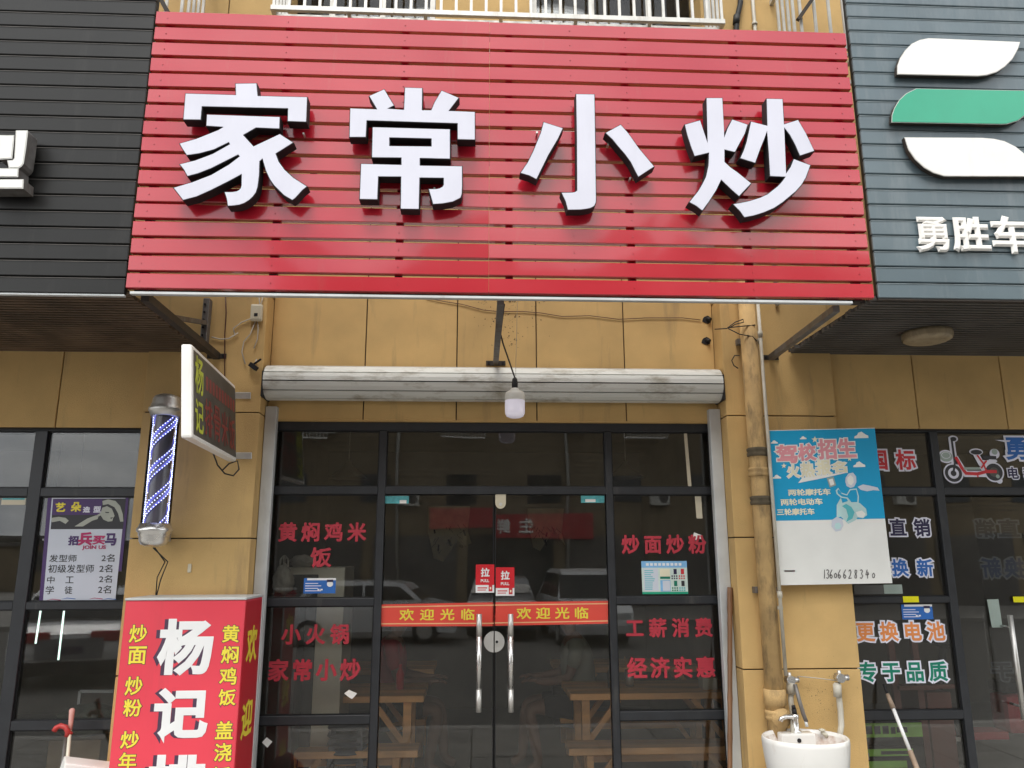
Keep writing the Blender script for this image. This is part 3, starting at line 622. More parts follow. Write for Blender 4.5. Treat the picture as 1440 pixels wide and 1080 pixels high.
LET = {
 'jia': (240, 100, [[(100,153),(447,163),(445,85),(597,83),(605,170),(947,178),(940,355),(805,350),(807,262),(220,248),(212,340),(85,338)],
   [(248,298),(758,315),(755,402),(590,395),(507,443),(574,517),(755,432),(852,495),(730,572),(750,625),(790,680),(850,735),(947,797),(912,825),(885,855),(862,880),(840,895),(780,860),(710,790),(680,745),(655,690),(640,640),(632,612),(618,625),(615,720),(605,800),(592,840),(570,870),(545,893),(510,915),(475,927),(440,932),(392,935),(385,885),(368,832),(400,833),(430,832),(455,828),(470,820),(481,808),(486,790),(487,718),(400,765),(280,825),(180,870),(85,895),(50,850),(15,805),(150,765),(280,715),(400,645),(472,590),(465,582),(400,615),(280,675),(190,710),(115,730),(90,685),(57,643),(170,615),(290,570),(405,505),(400,497),(300,545),(200,572),(110,585),(80,540),(57,500),(180,465),(280,425),(330,405),(360,388),(243,382)]]),
 'chang': (470, 100, [[(107,255),(290,262),(237,172),(347,123),(418,240),(370,260),(478,265),(485,112),(612,116),(610,268),(668,268),(690,215),(740,132),(865,185),(797,273),(975,280),(975,478),(848,475),(848,365),(228,345),(222,460),(102,460)],
   [(262,385),(803,400),(803,610),(595,605),(595,650),(887,655),(887,800),(884,850),(875,878),(820,905),(750,918),(680,923),(665,870),(648,812),(700,812),(725,808),(745,797),(752,785),(752,742),(593,740),(588,957),(455,955),(458,733),(308,732),(302,890),(172,888),(182,638),(460,645),(460,602),(257,600)]]),
 'xiao': (715, 110, [[(240,300),(380,345),(345,420),(280,530),(195,703),(165,687),(140,675),(78,657),(130,580),(165,510),(190,450),(220,375)],
   [(463,108),(597,110),(602,400),(608,840),(606,862),(598,880),(585,892),(565,901),(535,907),(500,911),(407,913),(390,850),(360,788),(440,787),(458,783),(470,775),(468,400)],
   [(665,378),(775,318),(830,380),(900,480),(1010,612),(895,687),(870,640),(840,580),(800,525),(760,480),(715,425)]]),
 'chao': (940, 110, [[(258,135),(375,135),(385,410),(402,350),(437,282),(550,320),(530,385),(495,450),(460,515),(390,498),(390,578),(430,615),(480,650),(575,727),(525,780),(487,820),(430,770),(365,708),(330,780),(285,850),(235,920),(190,885),(138,857),(200,780),(230,730),(255,680),(272,600),(275,520),(178,543),(150,470),(125,390),(108,320),(220,288),(270,450)],
   [(566,297),(678,325),(673,140),(790,142),(800,315),(895,285),(950,380),(1010,505),(905,540),(870,460),(835,395),(800,345),(812,655),(840,610),(862,555),(983,600),(950,690),(920,740),(880,785),(790,860),(730,900),(660,930),(590,952),(522,965),(490,920),(438,868),(500,858),(560,845),(630,823),(680,800),(750,745),(778,715),(800,685),(697,680),(688,520),(680,365),(665,420),(640,480),(600,590),(490,555),(515,500),(535,440)]])}
def inset(pts, d):
    n = len(pts); area = sum(pts[i].x * pts[(i + 1) % n].z - pts[(i + 1) % n].x * pts[i].z for i in range(n)); s = 1 if area > 0 else -1; out = []
    for i in range(n):
        a, b, c = pts[i - 1], pts[i], pts[(i + 1) % n]
        e1 = Vector((b.x - a.x, b.z - a.z)).normalized(); e2 = Vector((c.x - b.x, c.z - b.z)).normalized()
        n1 = Vector((-e1.y, e1.x)) * s; n2 = Vector((-e2.y, e2.x)) * s; mm = (n1 + n2)
        k = d / max(.35, mm.length_squared / 2); out.append(Vector((b.x + mm.x * k, b.y, b.z + mm.y * k)))
    return out
YF = YS - .10
for nm, (ox, oy, polys) in LET.items():
    body = MB(); face = MB()
    for pl_ in polys:
        pts = [at(ox + x * 220 / 1080, oy + y * 220 / 1080, YF) for x, y in pl_]
        hole = None
        body.poly(pts, (0, .068, 0), 'letter_side', 'letter_side')
        ins = inset(pts, .0042)
        face.poly([p + Vector((0, -.003, 0)) for p in ins], (0, .0028, 0), 'letter_white', 'letter_white')
        if nm == 'chang' and len(pl_) > 25:      # the slot inside the box of the character
            sl4 = [at(ox + x * 220 / 1080, oy + y * 220 / 1080, YF) for x, y in ((385, 463), (668, 470), (668, 518), (385, 515))]
    if nm == 'chang':
        body = MB(); face = MB(); C_ = lambda P_, d=0: [at(ox + x * 220 / 1080, oy + y * 220 / 1080, YF) for x, y in P_]
        p0, p1 = C_(polys[0]), C_(polys[1]); hl = C_([(385, 463), (668, 470), (668, 518), (385, 515)]); dn = Vector((0, -.003, 0))
        body.poly(p0, (0, .068, 0), 'letter_side', 'letter_side'); face.poly([p + dn for p in inset(p0, .0042)], (0, .0028, 0), 'letter_white', 'letter_white')
        ring_poly(body, p1, hl, (0, .068, 0), 'letter_side', 'letter_side'); ring_poly(face, [p + dn for p in inset(p1, .0042)], [p + dn for p in inset(hl, -.0042)], (0, .0028, 0), 'letter_white', 'letter_white')
    lt = body.build('letter', rs); face.build('letter_face', lt)
    for pl_ in polys:
        for (x, y) in (pl_[0], pl_[len(pl_) // 2]):
            p = at(ox + x * 220 / 1080, oy + y * 220 / 1080, YF); cx_, cz_ = sum(q.x for q in [at(ox + a * 220 / 1080, oy + b * 220 / 1080, YF) for a, b in pl_]) / len(pl_), 0
            px_ = p.x + (.03 if cx_ > p.x else -.03); MB().tube([(px_, YF + .06, p.z + (.03 if y > 500 else -.03)), (px_, YS + .01, p.z + (.03 if y > 500 else -.03))], .006, 'steel', 6).build('stand_off', lt)

# ================================================================== DARK SIGN (left) and GREY SIGN (right)
def slatsign(name, label, x0, x1, zb, pitch, n, m_, soff):
    root = thing(name, ((x0 + x1) / 2, YS, zb), label, 'shop sign')
    proto = None
    for i in range(n):
        z = zb + i * pitch
        if proto is None or i % 4 == 0:
            mb = MB(); mb.box(x0, x1, YS - .002, YS + .02, 0, pitch - .0105, m_, .004).box(x0, x1, YS - .0045, YS + .01, pitch - .0125, pitch - .0100, 'edge_' + m_)  # pale top strip stands in for the highlight on the slat edge
            for v in mb.v: v.y += .001 * math.sin(v.x * 1.7 + i) 
            me_off = mb.build('slat', root); me_off.location = me_off.location; proto = me_off; base = Vector(root.location)
            for v in proto.data.vertices: v.co = v.co + base
            proto.location = Vector((0, 0, z)) - base
        else:
            c = proto.copy(); COL.objects.link(c); c.parent = root; c.location = Vector((0, 0, z)) - base
    MB().box(x0 + .004, x1 - .004, YS + .022, YS + .05, zb + .01, zb + n * pitch, 'seal').build('backing_sheet', root)
    # ribbed soffit: strips with dark grooves between them
    s = MB(); k = 26; y = YS + .035; p_ = (5.262 - y) / k
    for j in range(k):
        e0 = random.uniform(0, .03)
        s.box(x0 - (e0 if x0 > 0 else 0), x1 + (e0 if x0 < 0 else 0), y + p_ * j, y + p_ * (j + .62), zb + .002, zb + .024, soff)
    o_ = s.build('soffit_strips', root); o_['kind'] = 'stuff'
    MB().box(x0, x1, YS + .03, 5.262, zb + .026, zb + .034, 'seal').build('soffit_sheet', root)
    MB().box(x0, x1, YS + .004, YS + .03, zb - .012, zb + .0, 'rail' if m_ == 'dark_slat' else 'brown_steel', .002).build('bottom_trim', root)
    return root
mat('soffit_brown', (.12, .08, .05), .7, var=.35, scale=4, dirt=((.02, .015, .01), .5, .8, 3)); mat('soffit_dark', (.085, .078, .07), .7, var=.3, scale=4, dirt=((.10, .07, .04), .6, .9, 5))
mat('edge_dark_slat', (.13, .12, .11), .5, var=.3, scale=4); mat('edge_grey_slat', (.30, .36, .38), .5, var=.3, scale=4)  # edge colours lightened to carry the painted highlight
ds = slatsign('dark_slat_sign', 'charcoal slatted fascia sign at the left edge, joining the red sign', -6.5, -1.864, 3.112, .0943, 34, 'dark_slat', 'soffit_brown')
gs = slatsign('grey_slat_sign', 'blue-grey slatted fascia sign with leaf logo at the right, beyond the red sign', 2.258, 6.5, 3.148, .0949, 34, 'grey_slat', 'soffit_dark')
# fragment of the salon's channel letter
YD = YS - .12
def zq(pts): return [at(x / 9, 170 + y / 9, YD) for x, y in pts]
for pl_, f_ in (([(-300, 600), (235, 600), (230, 712), (-300, 712)], 'sign_white'), ([(-300, 738), (300, 738), (295, 858), (-300, 858)], 'sign_white'),
            ([(200, 120), (350, 120), (355, 140), (330, 350), (300, 540), (270, 580), (240, 598), (110, 600), (100, 540), (90, 500), (160, 495), (180, 470)], 'sign_white'),
            ([(-10, 180), (180, 180), (180, 235), (155, 480), (-10, 490)], 'sign_white')):
    pts = zq(pl_); b = MB().poly(pts, (0, .09 if pl_[0][0] > -50 else .095, 0), 'old_white', 'galv')
    L_ = b.build('letter', ds); MB().poly([p + Vector((0, -.002, 0)) for p in inset(pts, .006)], (0, .0015, 0), 'sign_white', 'sign_white').build('letter_face', L_)
# logo of three leaf shaped plates
def lz(pts): return [at(1230 + x / 3.176, 30 + y / 3.176, YS - .045) for x, y in pts]
lg = {'sign_white': [[(100,238),(100,200),(112,165),(135,130),(165,100),(200,83),(240,75),(650,92),(640,125),(615,170),(580,205),(545,228),(500,242),(460,246)],
      [(132,518),(480,520),(530,524),(580,535),(630,560),(680,600),(730,650),(760,695),(310,693),(260,678),(220,655),(180,618),(150,575)]],
      'green_acrylic': [[(75,452),(76,420),(88,385),(110,350),(140,322),(185,300),(720,310),(716,340),(700,380),(672,420),(640,445),(590,460),(560,461)]]}
for mn, ps in lg.items():
    for p in ps:
        pts = lz(p); o = MB().poly(pts, (0, .03, 0), 'old_white', 'brown_steel').build('logo_plate', gs)
        MB().poly([v + Vector((0, -.003, 0)) for v in inset(pts, .004)], (0, .0028, 0), mn, mn).build('plate_face', o)
        for v in (pts[0], pts[len(pts) // 2]): MB().tube([(v.x * .8 + sum(q.x for q in pts) / len(pts) * .2, YS - .02, v.z * .8 + sum(q.z for q in pts) / len(pts) * .2), (v.x * .8 + sum(q.x for q in pts) / len(pts) * .2, YS + .01, v.z * .8 + sum(q.z for q in pts) / len(pts) * .2)], .005, 'steel', 6).build('stand_off', o)
for ch, r in (('勇', (1288, 303.5, 1336, 354)), ('胜', (1340, 303.5, 1394, 354)), ('车', (1396, 302, 1450, 356))):
    q = quad(*r, YS - .03); MB().glyphs(ch, q, 'sign_white', bold=.045, thick=-.025, lift=0).build('letter', gs)
    o = COL.objects[-1]
# ceiling lamp under the grey sign's soffit
lp = at(1305, 483, 4.66); lz_ = 3.148
cl = thing('ceiling_lamp', (lp.x, 4.66, lz_), 'round dusty ceiling lamp on the dark soffit beneath the grey sign', 'lamp')
mat('lamp_old', (.34, .27, .17), .5, var=.2, scale=14, dirt=((.14, .10, .06), .5, .8, 20))
MB().lathe([(.0, 0), (.15, 0), (.152, -.02), (.15, -.045)], (lp.x, 4.66, lz_), 'lamp_old', 36).build('lamp_base', cl)
MB().lathe([(.146, -.03), (.144, -.05), (.12, -.062), (.06, -.068), (.0, -.07)], (lp.x, 4.66, lz_), 'lamp_old', 36).build('lamp_shade', cl)
# brackets from the signs back to the wall
def bracket(p, q, label, plate=.14, m_='galv', w=.038):
    r = thing('sign_bracket', q, label, 'bracket', 'brackets holding the signs off the wall')
    MB().bar(p, q, w, w, m_).build('arm', r); q = Vector(q)
    MB().box(q.x - plate / 2, q.x + plate / 2, q.y - .008, q.y, q.z - .018, q.z + .018, 'brown_steel', .002).tube([(q.x - plate * .36, q.y - .02, q.z), (q.x - plate * .36, q.y, q.z)], .009, 'letter_side', 6).tube([(q.x + plate * .36, q.y - .02, q.z), (q.x + plate * .36, q.y, q.z)], .009, 'letter_side', 6).build('wall_plate', r)
bracket(at(704, 424, YS + .08), at(697, 511, YL), 'grey steel bracket above the hanging bulb, resting on the lintel')
bracket(at(1176, 434, YS + .08), at(1084, 503, YP), 'grey steel bracket at the right, beside the thin conduit', .11)
bracket(at(204, 418, YS + .08), at(305, 501, YP), 'brown steel bracket at the left, above the hanging LED sign', .13, 'brown_steel', .045)
tb = thing('wall_bracket', at(291, 455, YP), 'upright steel channel with cross arm on the left pilaster, behind the sign bracket', 'bracket')
a_, b_ = at(293, 421, YP - .03), at(287, 492, YP - .03); MB().box(a_.x - .024, a_.x + .02, YP - .06, YP, b_.z, a_.z, 'galv', .004).build('upright', tb)
bu = MB()
for k in range(6): zz = b_.z + .04 + k * .055; bu.tube([(a_.x - .008, YP - .062, zz), (a_.x - .008, YP - .068, zz)], .008, 'letter_side', 6)
bu.build('bolt', tb); MB().bar(at(242, 446, 4.55), at(290, 454, YP - .03), .03, .03, 'galv').build('arm', tb)

# ================================================================== ROLLER SHUTTER
sx0, sx1 = XX(373, 541, 5.26), XX(1013, 541, 5.26)
rsh = thing('roller_shutter', ((sx0 + sx1) / 2, YL, 2.9), 'grey roller shutter housing with dusty curved strips and guide rails around the doors', 'roller shutter')
cy_, cz_, rr = YL - .075, 2.925, .138
angs = [100, 60, 25, -5, -37, -72, -105]
for a0, a1 in zip(angs, angs[1:]):
    p = [(cy_ - rr * math.cos(R(a)) * 1.0, cz_ + .122 * math.sin(R(a))) for a in (a0 - 1.9, (a0 + a1) / 2, a1 + 1.9)]
    pi = [(cy_ - (rr - .012) * math.cos(R(a)), cz_ + .110 * math.sin(R(a))) for a in (a0 - 1.9, (a0 + a1) / 2, a1 + 1.9)]
    s = MB(); P = p + pi[::-1]
    vs = [(sx0, y, z) for y, z in P] + [(sx1, y, z) for y, z in P]
    s.add(vs, [(k, (k + 1) % 6, (k + 1) % 6 + 6, k + 6) for k in range(6)] + [tuple(range(6))[::-1], tuple(range(6, 12))], 'shutter'); s.build('housing_strip', rsh)
s = MB(); s.tube([(sx0 + .01, cy_, cz_), (sx1 - .01, cy_, cz_)], .104, 'letter_side', 20); s.build('drum', rsh)
for x, d in ((sx0, -.012), (sx1, .012)): MB().box(x + (d if d < 0 else 0), x + (0 if d < 0 else d), YL - .2, YL, cz_ - .12, cz_ + .06, 'black_rubber', .002).build('end_plate', rsh)
zr = ZZ(381, 571, 5.345)
for x0, x1 in ((XX(373.5, 572, 5.345), XX(389.5, 572, 5.345)), (XX(997, 575, 5.345), XX(1012.5, 575, 5.345))):
    g = MB().box(x0, x1, 5.345, 5.365, 0, zr, 'rail', .003).box(x0, x0 + .02, 5.365, 5.40, 0, zr - .002, 'rail').box(x1 - .02, x1, 5.365, 5.40, 0, zr - .002, 'rail'); g.build('guide_rail', rsh)

# ================================================================== HANGING BULB
b0 = at(724, 560, 4.9)
hb_ = thing('hanging_bulb', (b0.x, b0.y, b0.z), 'white LED bulb hanging on a black cable in front of the roller shutter', 'light bulb')
zb = ZZ(724, 588, 4.9); z1 = ZZ(724, 546, 4.9); z2 = ZZ(724, 533, 4.9); rb = .0645
bc = (b0.x, 4.9, 0)
MB().lathe([(.0, zb), (rb * .55, zb + .003), (rb * .85, zb + .012), (rb * .98, zb + .03), (rb, zb + .05), (rb, zb + .115)], bc, 'bulb', 32).build('diffuser', hb_)
MB().lathe([(rb, zb + .115), (rb * 1.02, zb + .118), (rb, zb + .15), (rb * .9, zb + .17), (rb * .45, z1 - .012), (rb * .36, z1), (.0, z1)], bc, 'bulb_body', 32).build('collar', hb_)
MB().lathe([(.0, z1 - .01), (.019, z1 - .01), (.02, z1 + .035), (.016, z2), (.006, z2 + .012), (0, z2 + .012)], bc, 'black_rubber', 18).build('socket', hb_)
cp = [(b0.x, 4.9, z2 + .01), at(715, 505, 4.86), at(708, 485, 4.84), at(704, 470, 4.83), at(706, 452, 4.45), at(709, 428, YS + .1)]
MB().tube(cp, .005, 'black_rubber', 8).build('cable', hb_)
solo(MB().tube([at(727.5, 425, 4.35), at(726.5, 470, 4.62), at(725, 528, 4.9)], .0013, 'cable_white', 5), 'thin_string', at(727, 425, 4.35), 'thin pale string hanging beside the bulb cable from the red sign', 'string')

# ================================================================== LED SIGN ON THE LEFT PILASTER
HX1, HX0, HY0, HY1 = -1.515, -1.574, 4.08, 5.14; hz0, hz1 = 2.352, 2.862
hs = thing('hanging_led_sign', (-1.56, YP, 2.6), 'thin white edged LED sign sticking out from the left pilaster, yellow and red characters', 'sign')
MB().box(HX0, HX1, HY0, HY1, hz0, hz1, 'sign_white', .014).build('case', hs)
MB().box(HX1, HX1 + .002, HY0 + .03, HY1 - .02, hz0 + .025, hz1 - .025, 'led_board').build('led_face', hs)
MB().box(HX0 - .002, HX0, HY0 + .03, HY1 - .02, hz0 + .025, hz1 - .025, 'led_board').build('led_face', hs)
tx = MB()
def hq(y0, y1, z0, z1): return [Vector((HX1 + .003, y0, z0)), Vector((HX1 + .003, y1, z0)), Vector((HX1 + .003, y1, z1)), Vector((HX1 + .003, y0, z1))]
tx.glyphs('杨', hq(4.13, 4.30, 2.61, 2.82), 'led_yellow', bold=.02); tx.glyphs('记', hq(4.13, 4.30, 2.39, 2.58), 'led_yellow', bold=.02)
for k, ch in enumerate('排骨米饭'): tx.glyphs(ch, hq(4.33 + k * .195, 4.50 + k * .195, 2.41, 2.62), 'led_red', bold=.01)
for k in range(10): tx.q(hq(4.36 + k * .075, 4.41 + k * .075, 2.67, 2.75), 'led_red')
tx.build('led_lettering', hs)
for z in (hz1 - .05, hz0 + .05):
    MB().box(-1.555, -1.53, HY1 - .002, YP, z - .012, z + .012, 'steel').box(-1.545, -1.43, YP - .008, YP, z - .022, z + .022, 'steel', .002).build('mount', hs)
pts = [at(300, 638, 4.9), at(306, 654, 5.0), at(316, 666, 5.1), at(328, 669, 5.14), at(336, 660, 5.16), at(334, 648, 5.16), at(322, 652, 5.12), at(312, 662, 5.1)]
MB().tube(pts, .005, 'black_rubber', 6).build('cable', hs)

for o_ in hs.children:
    if o_.name.startswith('cable'): continue
    for v in o_.data.vertices:
        w_ = v.co + WLOC[hs.name]; v.co.x += (2.862 - w_.z) * .085 - (w_.y - HY0) * .077
# ================================================================== BARBER POLE
bp_ = at(223.5, 665, 5.0); bx, by = bp_.x, 5.02
bz1, bz0 = 2.775, 1.80
bpo = thing('barber_pole', (bx, by, bz0), 'chrome capped barber pole with spiralling white light strips on the left pilaster', 'barber pole')
zt1, zb1 = 2.63, 1.95; rg = .087
def dome(z, s): return [(.0, z + s * .145), (.045, z + s * .143), (.075, z + s * .13), (.086, z + s * .11), (.088, z + s * .085), (.094, z + s * .075), (.095, z + s * .06), (.106, z + s * .05), (.107, z + s * .035), (.098, z + s * .025), (.09, z + s * .0), (.0, z)]
MB().lathe(dome(zt1, 1), (bx, by, 0), 'steel', 40).build('top_cap', bpo); MB().lathe(dome(zb1, -1), (bx, by, 0), 'chrome', 40).build('bottom_cap', bpo)
MB().lathe([(rg, zb1), (rg, zt1)], (bx, by, 0), 'clear_glass', 40).build('glass_tube', bpo)
mat('pole_core', (.13, .125, .15), .22, var=.1); MB().lathe([(.058, zb1), (.058, zt1)], (bx, by, 0), 'pole_core', 32).build('inner_core', bpo)
H = zt1 - zb1; pitch = .43; rl = .070
for st in range(2):
    band = MB(); n = 70; vs = []
    for k in range(n + 1):
        z = zb1 + H * k / n; a = 2 * math.pi * (z / pitch + st / 2)
        for dz in (-.004, .078):
            aa = a - 2 * math.pi * dz / pitch
            vs.append((bx + (rl - .004) * math.cos(aa), by + (rl - .004) * math.sin(aa), z))
    band.add(vs, [(2 * k, 2 * k + 1, 2 * k + 3, 2 * k + 2) for k in range(n)], 'led_band', True); band.build('blue_band', bpo)
    for sub_ in range(3):
        ls = MB(); z = zb1 + .004
        while z < zt1 - .004:
            a = 2 * math.pi * ((z) / pitch + st / 2) - 2 * math.pi * (sub_ * .037) / pitch
            c = Vector((bx + rl * math.cos(a), by + rl * math.sin(a), z)); r_ = .0036
            ls.add([c + Vector(v) * r_ for v in ((1, 0, 0), (0, 1, 0), (-1, 0, 0), (0, -1, 0), (0, 0, 1), (0, 0, -1))], [(0, 1, 4), (1, 2, 4), (2, 3, 4), (3, 0, 4), (1, 0, 5), (2, 1, 5), (3, 2, 5), (0, 3, 5)], 'led_dot'); z += .0135
        ls.build('light_strip', bpo)
for z in (2.70, 1.87): MB().box(bx - .03, bx + .03, by + .08, YP, z - .03, z + .03, 'steel', .003).build('wall_mount', bpo)
a = at(238, 778, 5.1); MB().tube([(bx, by, 1.8), at(236, 790, 5.12), at(226, 815, 5.16), at(220, 838, 5.15)], .004, 'black_rubber', 6).tube([(bx + .01, by, 1.8), at(232, 790, 5.12), at(221, 812, 5.16), at(219, 838, 5.15)], .004, 'black_rubber', 6).build('cable', bpo)
solo(MB().box(*(lambda c: (c.x - .012, c.x + .012, YP - .012, YP, c.z - .028, c.z + .028))(at(267, 799, YP)), 'plastic_cream', .006), 'cable_clip', at(267, 799, YP), 'small cream clip on the left pilaster below the LED sign', 'clip')

# ================================================================== RED LIGHT BOX STANDING AT THE LEFT
BX0, BX1, BY0, BY1, BZ = -2.030, -1.337, 4.80, 5.17, 1.495
lb = thing('light_box_sign', (-1.68, 5.0, 0), 'tall red light box sign with yellow columns of characters standing before the left pilaster', 'sign')
MB().box(BX0, BX1, BY0, BY1, .02, BZ, 'box_red', .004).build('body', lb)
MB().box(BX1 + .0005, BX1 + .003, BY0 + .012, BY1 - .012, .05, BZ - .012, 'box_red_side').build('side_face', lb)
MB().box(BX0 - .004, BX1 + .006, BY0 - .006, BY1 + .004, BZ, BZ + .014, 'rail', .003).build('top_cap', lb)
MB().box(BX1 - .002, BX1 + .006, BY1 - .004, BY1 + .03, .05, BZ, 'rail', .002).build('edge_trim', lb)
MB().box(BX0 + .03, BX0 + .06, BY0 + .05, BY1 - .05, 0, .02, 'galv').box(BX1 - .06, BX1 - .03, BY0 + .05, BY1 - .05, 0, .02, 'galv').build('foot', lb)
t = MB(); fy = BY0
for ch, r in (('杨', (222, 870, 299.7, 950)), ('记', (216, 967, 293, 1045)), ('排', (206, 1061, 288, 1142))):
    q = quad(*r, fy); q2 = [p + Vector((-.022, 0, -.002)) for p in q]
    t.glyphs(ch, q2, 'print_shadow', bold=.04, lift=.0006); t.glyphs(ch, q, 'print_white', bold=.04, lift=.0016)
for ch, r in (('炒', (182, 878.5, 207, 904)), ('面', (180.5, 909, 206, 934)), ('炒', (176, 951.5, 200.6, 978)), ('粉', (173.6, 983, 199.7, 1008)), ('炒', (169.6, 1028, 195.6, 1053)), ('年', (166.6, 1058, 192, 1083)),
              ('黄', (312.5, 879, 336.8, 903.6)), ('焖', (311, 908.5, 335.6, 933)), ('鸡', (308.5, 938.5, 333, 963)), ('饭', (307, 969, 332, 993)), ('盖', (303, 1014, 328, 1039.5)), ('浇', (301, 1045, 326, 1071)), ('饭', (298.5, 1078, 324, 1103))):
    q = quad(*r, fy); t.glyphs(ch, q, 'print_shadow', bold=.018, grow=.028, lift=.0005, thick=.0006); t.glyphs(ch, q, 'print_yellow', bold=.022, lift=.0016)
for ch, (y0, y1) in (('欢', (878.6, 932)), ('迎', (978, 1031)), ('光', (1079, 1130))):
    za, zb_ = atx(356, y0, BX1).z, atx(352, y1, BX1).z
    q = [Vector((BX1 + .003, BY0 + .07, zb_)), Vector((BX1 + .003, BY1 - .07, zb_)), Vector((BX1 + .003, BY1 - .07, za)), Vector((BX1 + .003, BY0 + .07, za))]
    t.glyphs(ch, q, 'print_yellow', bold=.03)
t.build('lettering', lb)

# ================================================================== DRIVING SCHOOL BOARD
bc_ = free(((1097, 823), (1255, 820), (1230, 601.5), (1082, 605)), 5.12)
bb = thing('driving_school_board', (bc_[0] + bc_[1]) / 2, 'blue and white advertising board with scooter rider fixed on the right pilaster', 'sign')
MB().poly(bc_, (0, .02, 0), 'board_white', 'rail').build('panel', bb)
MB().box(bc_[0].x + .06, bc_[0].x + .35, 5.14, YP, bc_[0].z + .2, bc_[0].z + .24, 'galv').box(bc_[0].x + .06, bc_[0].x + .35, 5.14, YP, bc_[0].z + .7, bc_[0].z + .74, 'galv').build('batten', bb)
def bu_(x0, y0, x1, y1):
    t0 = ((y0 + y1) / 2 - 20) / 1475; l, r = 13.5 + 101.5 * t0, 1012 + 169 * t0
    return sub(bc_, (x0 - l) / (r - l), 1 - (y1 - 20) / 1475, (x1 - l) / (r - l), 1 - (y0 - 20) / 1475)
pr = MB(); pr.q(sub(bc_, 0, .405, 1, .995), 'sky_print', .0006)
def cloud(x, y, s):
    blob(pr, [(x - s, y + s * .35), (x - s * .95, y + .05 * s), (x - s * .6, y - s * .1), (x - s * .45, y - s * .45), (x, y - s * .6), (x + s * .4, y - s * .3), (x + s * .6, y - s * .15), (x + s * .95, y), (x + s, y + s * .35)], 'board_white', .0012, bu_)
for c in ((885, 95, 68), (332, 105, 32), (866, 380, 58), (85, 480, 40), (60, 140, 34)): cloud(*c)
def star(x, y, r): blob(pr, [(x + (r if k % 2 == 0 else r * .42) * math.sin(k * .628), y - (r if k % 2 == 0 else r * .42) * math.cos(k * .628)) for k in range(10)], 'cream_print', .0016, bu_)
for c in ((442, 122, 34), (150, 372, 28), (772, 318, 26)): star(*c)
for ch, b in (('驾', (70, 168, 278, 350)), ('校', (280, 160, 458, 332)), ('招', (468, 120, 648, 320)), ('生', (652, 118, 832, 308)), ('火', (178, 362, 300, 492)), ('热', (306, 342, 442, 490)), ('报', (450, 322, 600, 472)), ('名', (602, 340, 745, 450))):
    pr.glyphs(ch, bu_(*b), 'board_white', bold=.04, grow=.05, lift=.0012, thick=.0004)
    x0, y0, x1, y1 = b; up = ch in '驾校招生'
    pr.glyphs(ch, bu_(*b), 'pink' if up else 'cream_print', bold=.04, lift=.0022, thick=.0006)
blob(pr, [(285, 542), (322, 492), (745, 446), (745, 452), (560, 492)], 'board_white', .0014, bu_)
for tx_, b in (('两轮摩托车', (190, 600, 592, 666)), ('两轮电动车', (120, 690, 516, 756)), ('三轮摩托车', (84, 784, 440, 850))):
    pr.glyphs(tx_, bu_(*b), 'cream_print', bold=.035, lift=.0012)
# rider on a scooter, flat pale print
B = lambda pts, m_, l: blob(pr, pts, m_, l, bu_)
B([(735, 500), (760, 462), (805, 452), (835, 490), (838, 545), (815, 590), (780, 600), (745, 580), (733, 540)], 'poster_white', .0014)
B([(752, 498), (780, 475), (808, 500), (812, 545), (790, 575), (762, 560), (750, 530)], 'board_white', .0018)
B([(850, 590), (900, 568), (960, 580), (1040, 600), (1060, 632), (1000, 625), (940, 635), (880, 620)], 'poster_white', .0014)
B([(640, 620), (665, 595), (690, 640), (745, 660), (775, 610), (840, 605), (862, 680), (860, 745), (770, 745), (745, 700), (690, 690), (650, 655)], 'pale_aqua', .0016)
B([(655, 625), (668, 610), (700, 655), (750, 672), (780, 622), (835, 617), (850, 680), (845, 735), (790, 735), (755, 690), (700, 680), (662, 650)], 'sky_print', .0020)
B([(555, 500), (620, 485), (645, 570), (585, 592)], 'grey_tag', .0016); B([(572, 515), (612, 505), (628, 562), (592, 575)], 'board_white', .002)
B([(650, 760), (690, 690), (705, 740), (770, 720), (800, 735), (870, 745), (930, 800), (940, 860), (900, 890), (850, 880), (830, 905), (760, 940), (720, 900), (690, 870), (650, 880)], 'pale_aqua', .0018)
B([(700, 770), (740, 800), (760, 870), (740, 920), (800, 890), (820, 830), (790, 780), (740, 750)], 'aqua', .0022); B([(830, 830), (890, 815), (925, 850), (905, 885), (850, 875)], 'board_white', .0022)
B([(600, 960), (605, 900), (650, 870), (700, 890), (715, 950), (690, 1000), (640, 1010)], 'poster_white', .002); B([(628, 960), (640, 930), (675, 925), (695, 955), (680, 985), (645, 988)], 'pale_aqua', .0024)
DG = {'1': [(.5, 0), (.45, 1)], '3': [(.1, .1), (.5, 0), (.8, .2), (.45, .45), (.85, .7), (.5, 1), (.05, .9)], '6': [(.7, 0), (.2, .45), (.15, .85), (.5, 1), (.8, .75), (.45, .55), (.18, .75)],
      '0': [(.5, .15), (.15, .45), (.25, .9), (.6, .95), (.85, .5), (.5, .15)], '2': [(.1, .2), (.45, 0), (.75, .25), (.5, .65), (.05, 1), (.9, .95)], '8': [(.75, .1), (.3, .05), (.25, .35), (.7, .65), (.65, .95), (.25, .95), (.2, .7), (.7, .35), (.75, .1)],
      '4': [(.5, 0), (.1, .6), (.9, .55), (.65, .25), (.6, 1)]}
xs__ = [1157, 1161.5, 1166.5, 1172.5, 1178, 1185.5, 1193, 1201, 1209, 1217, 1226]
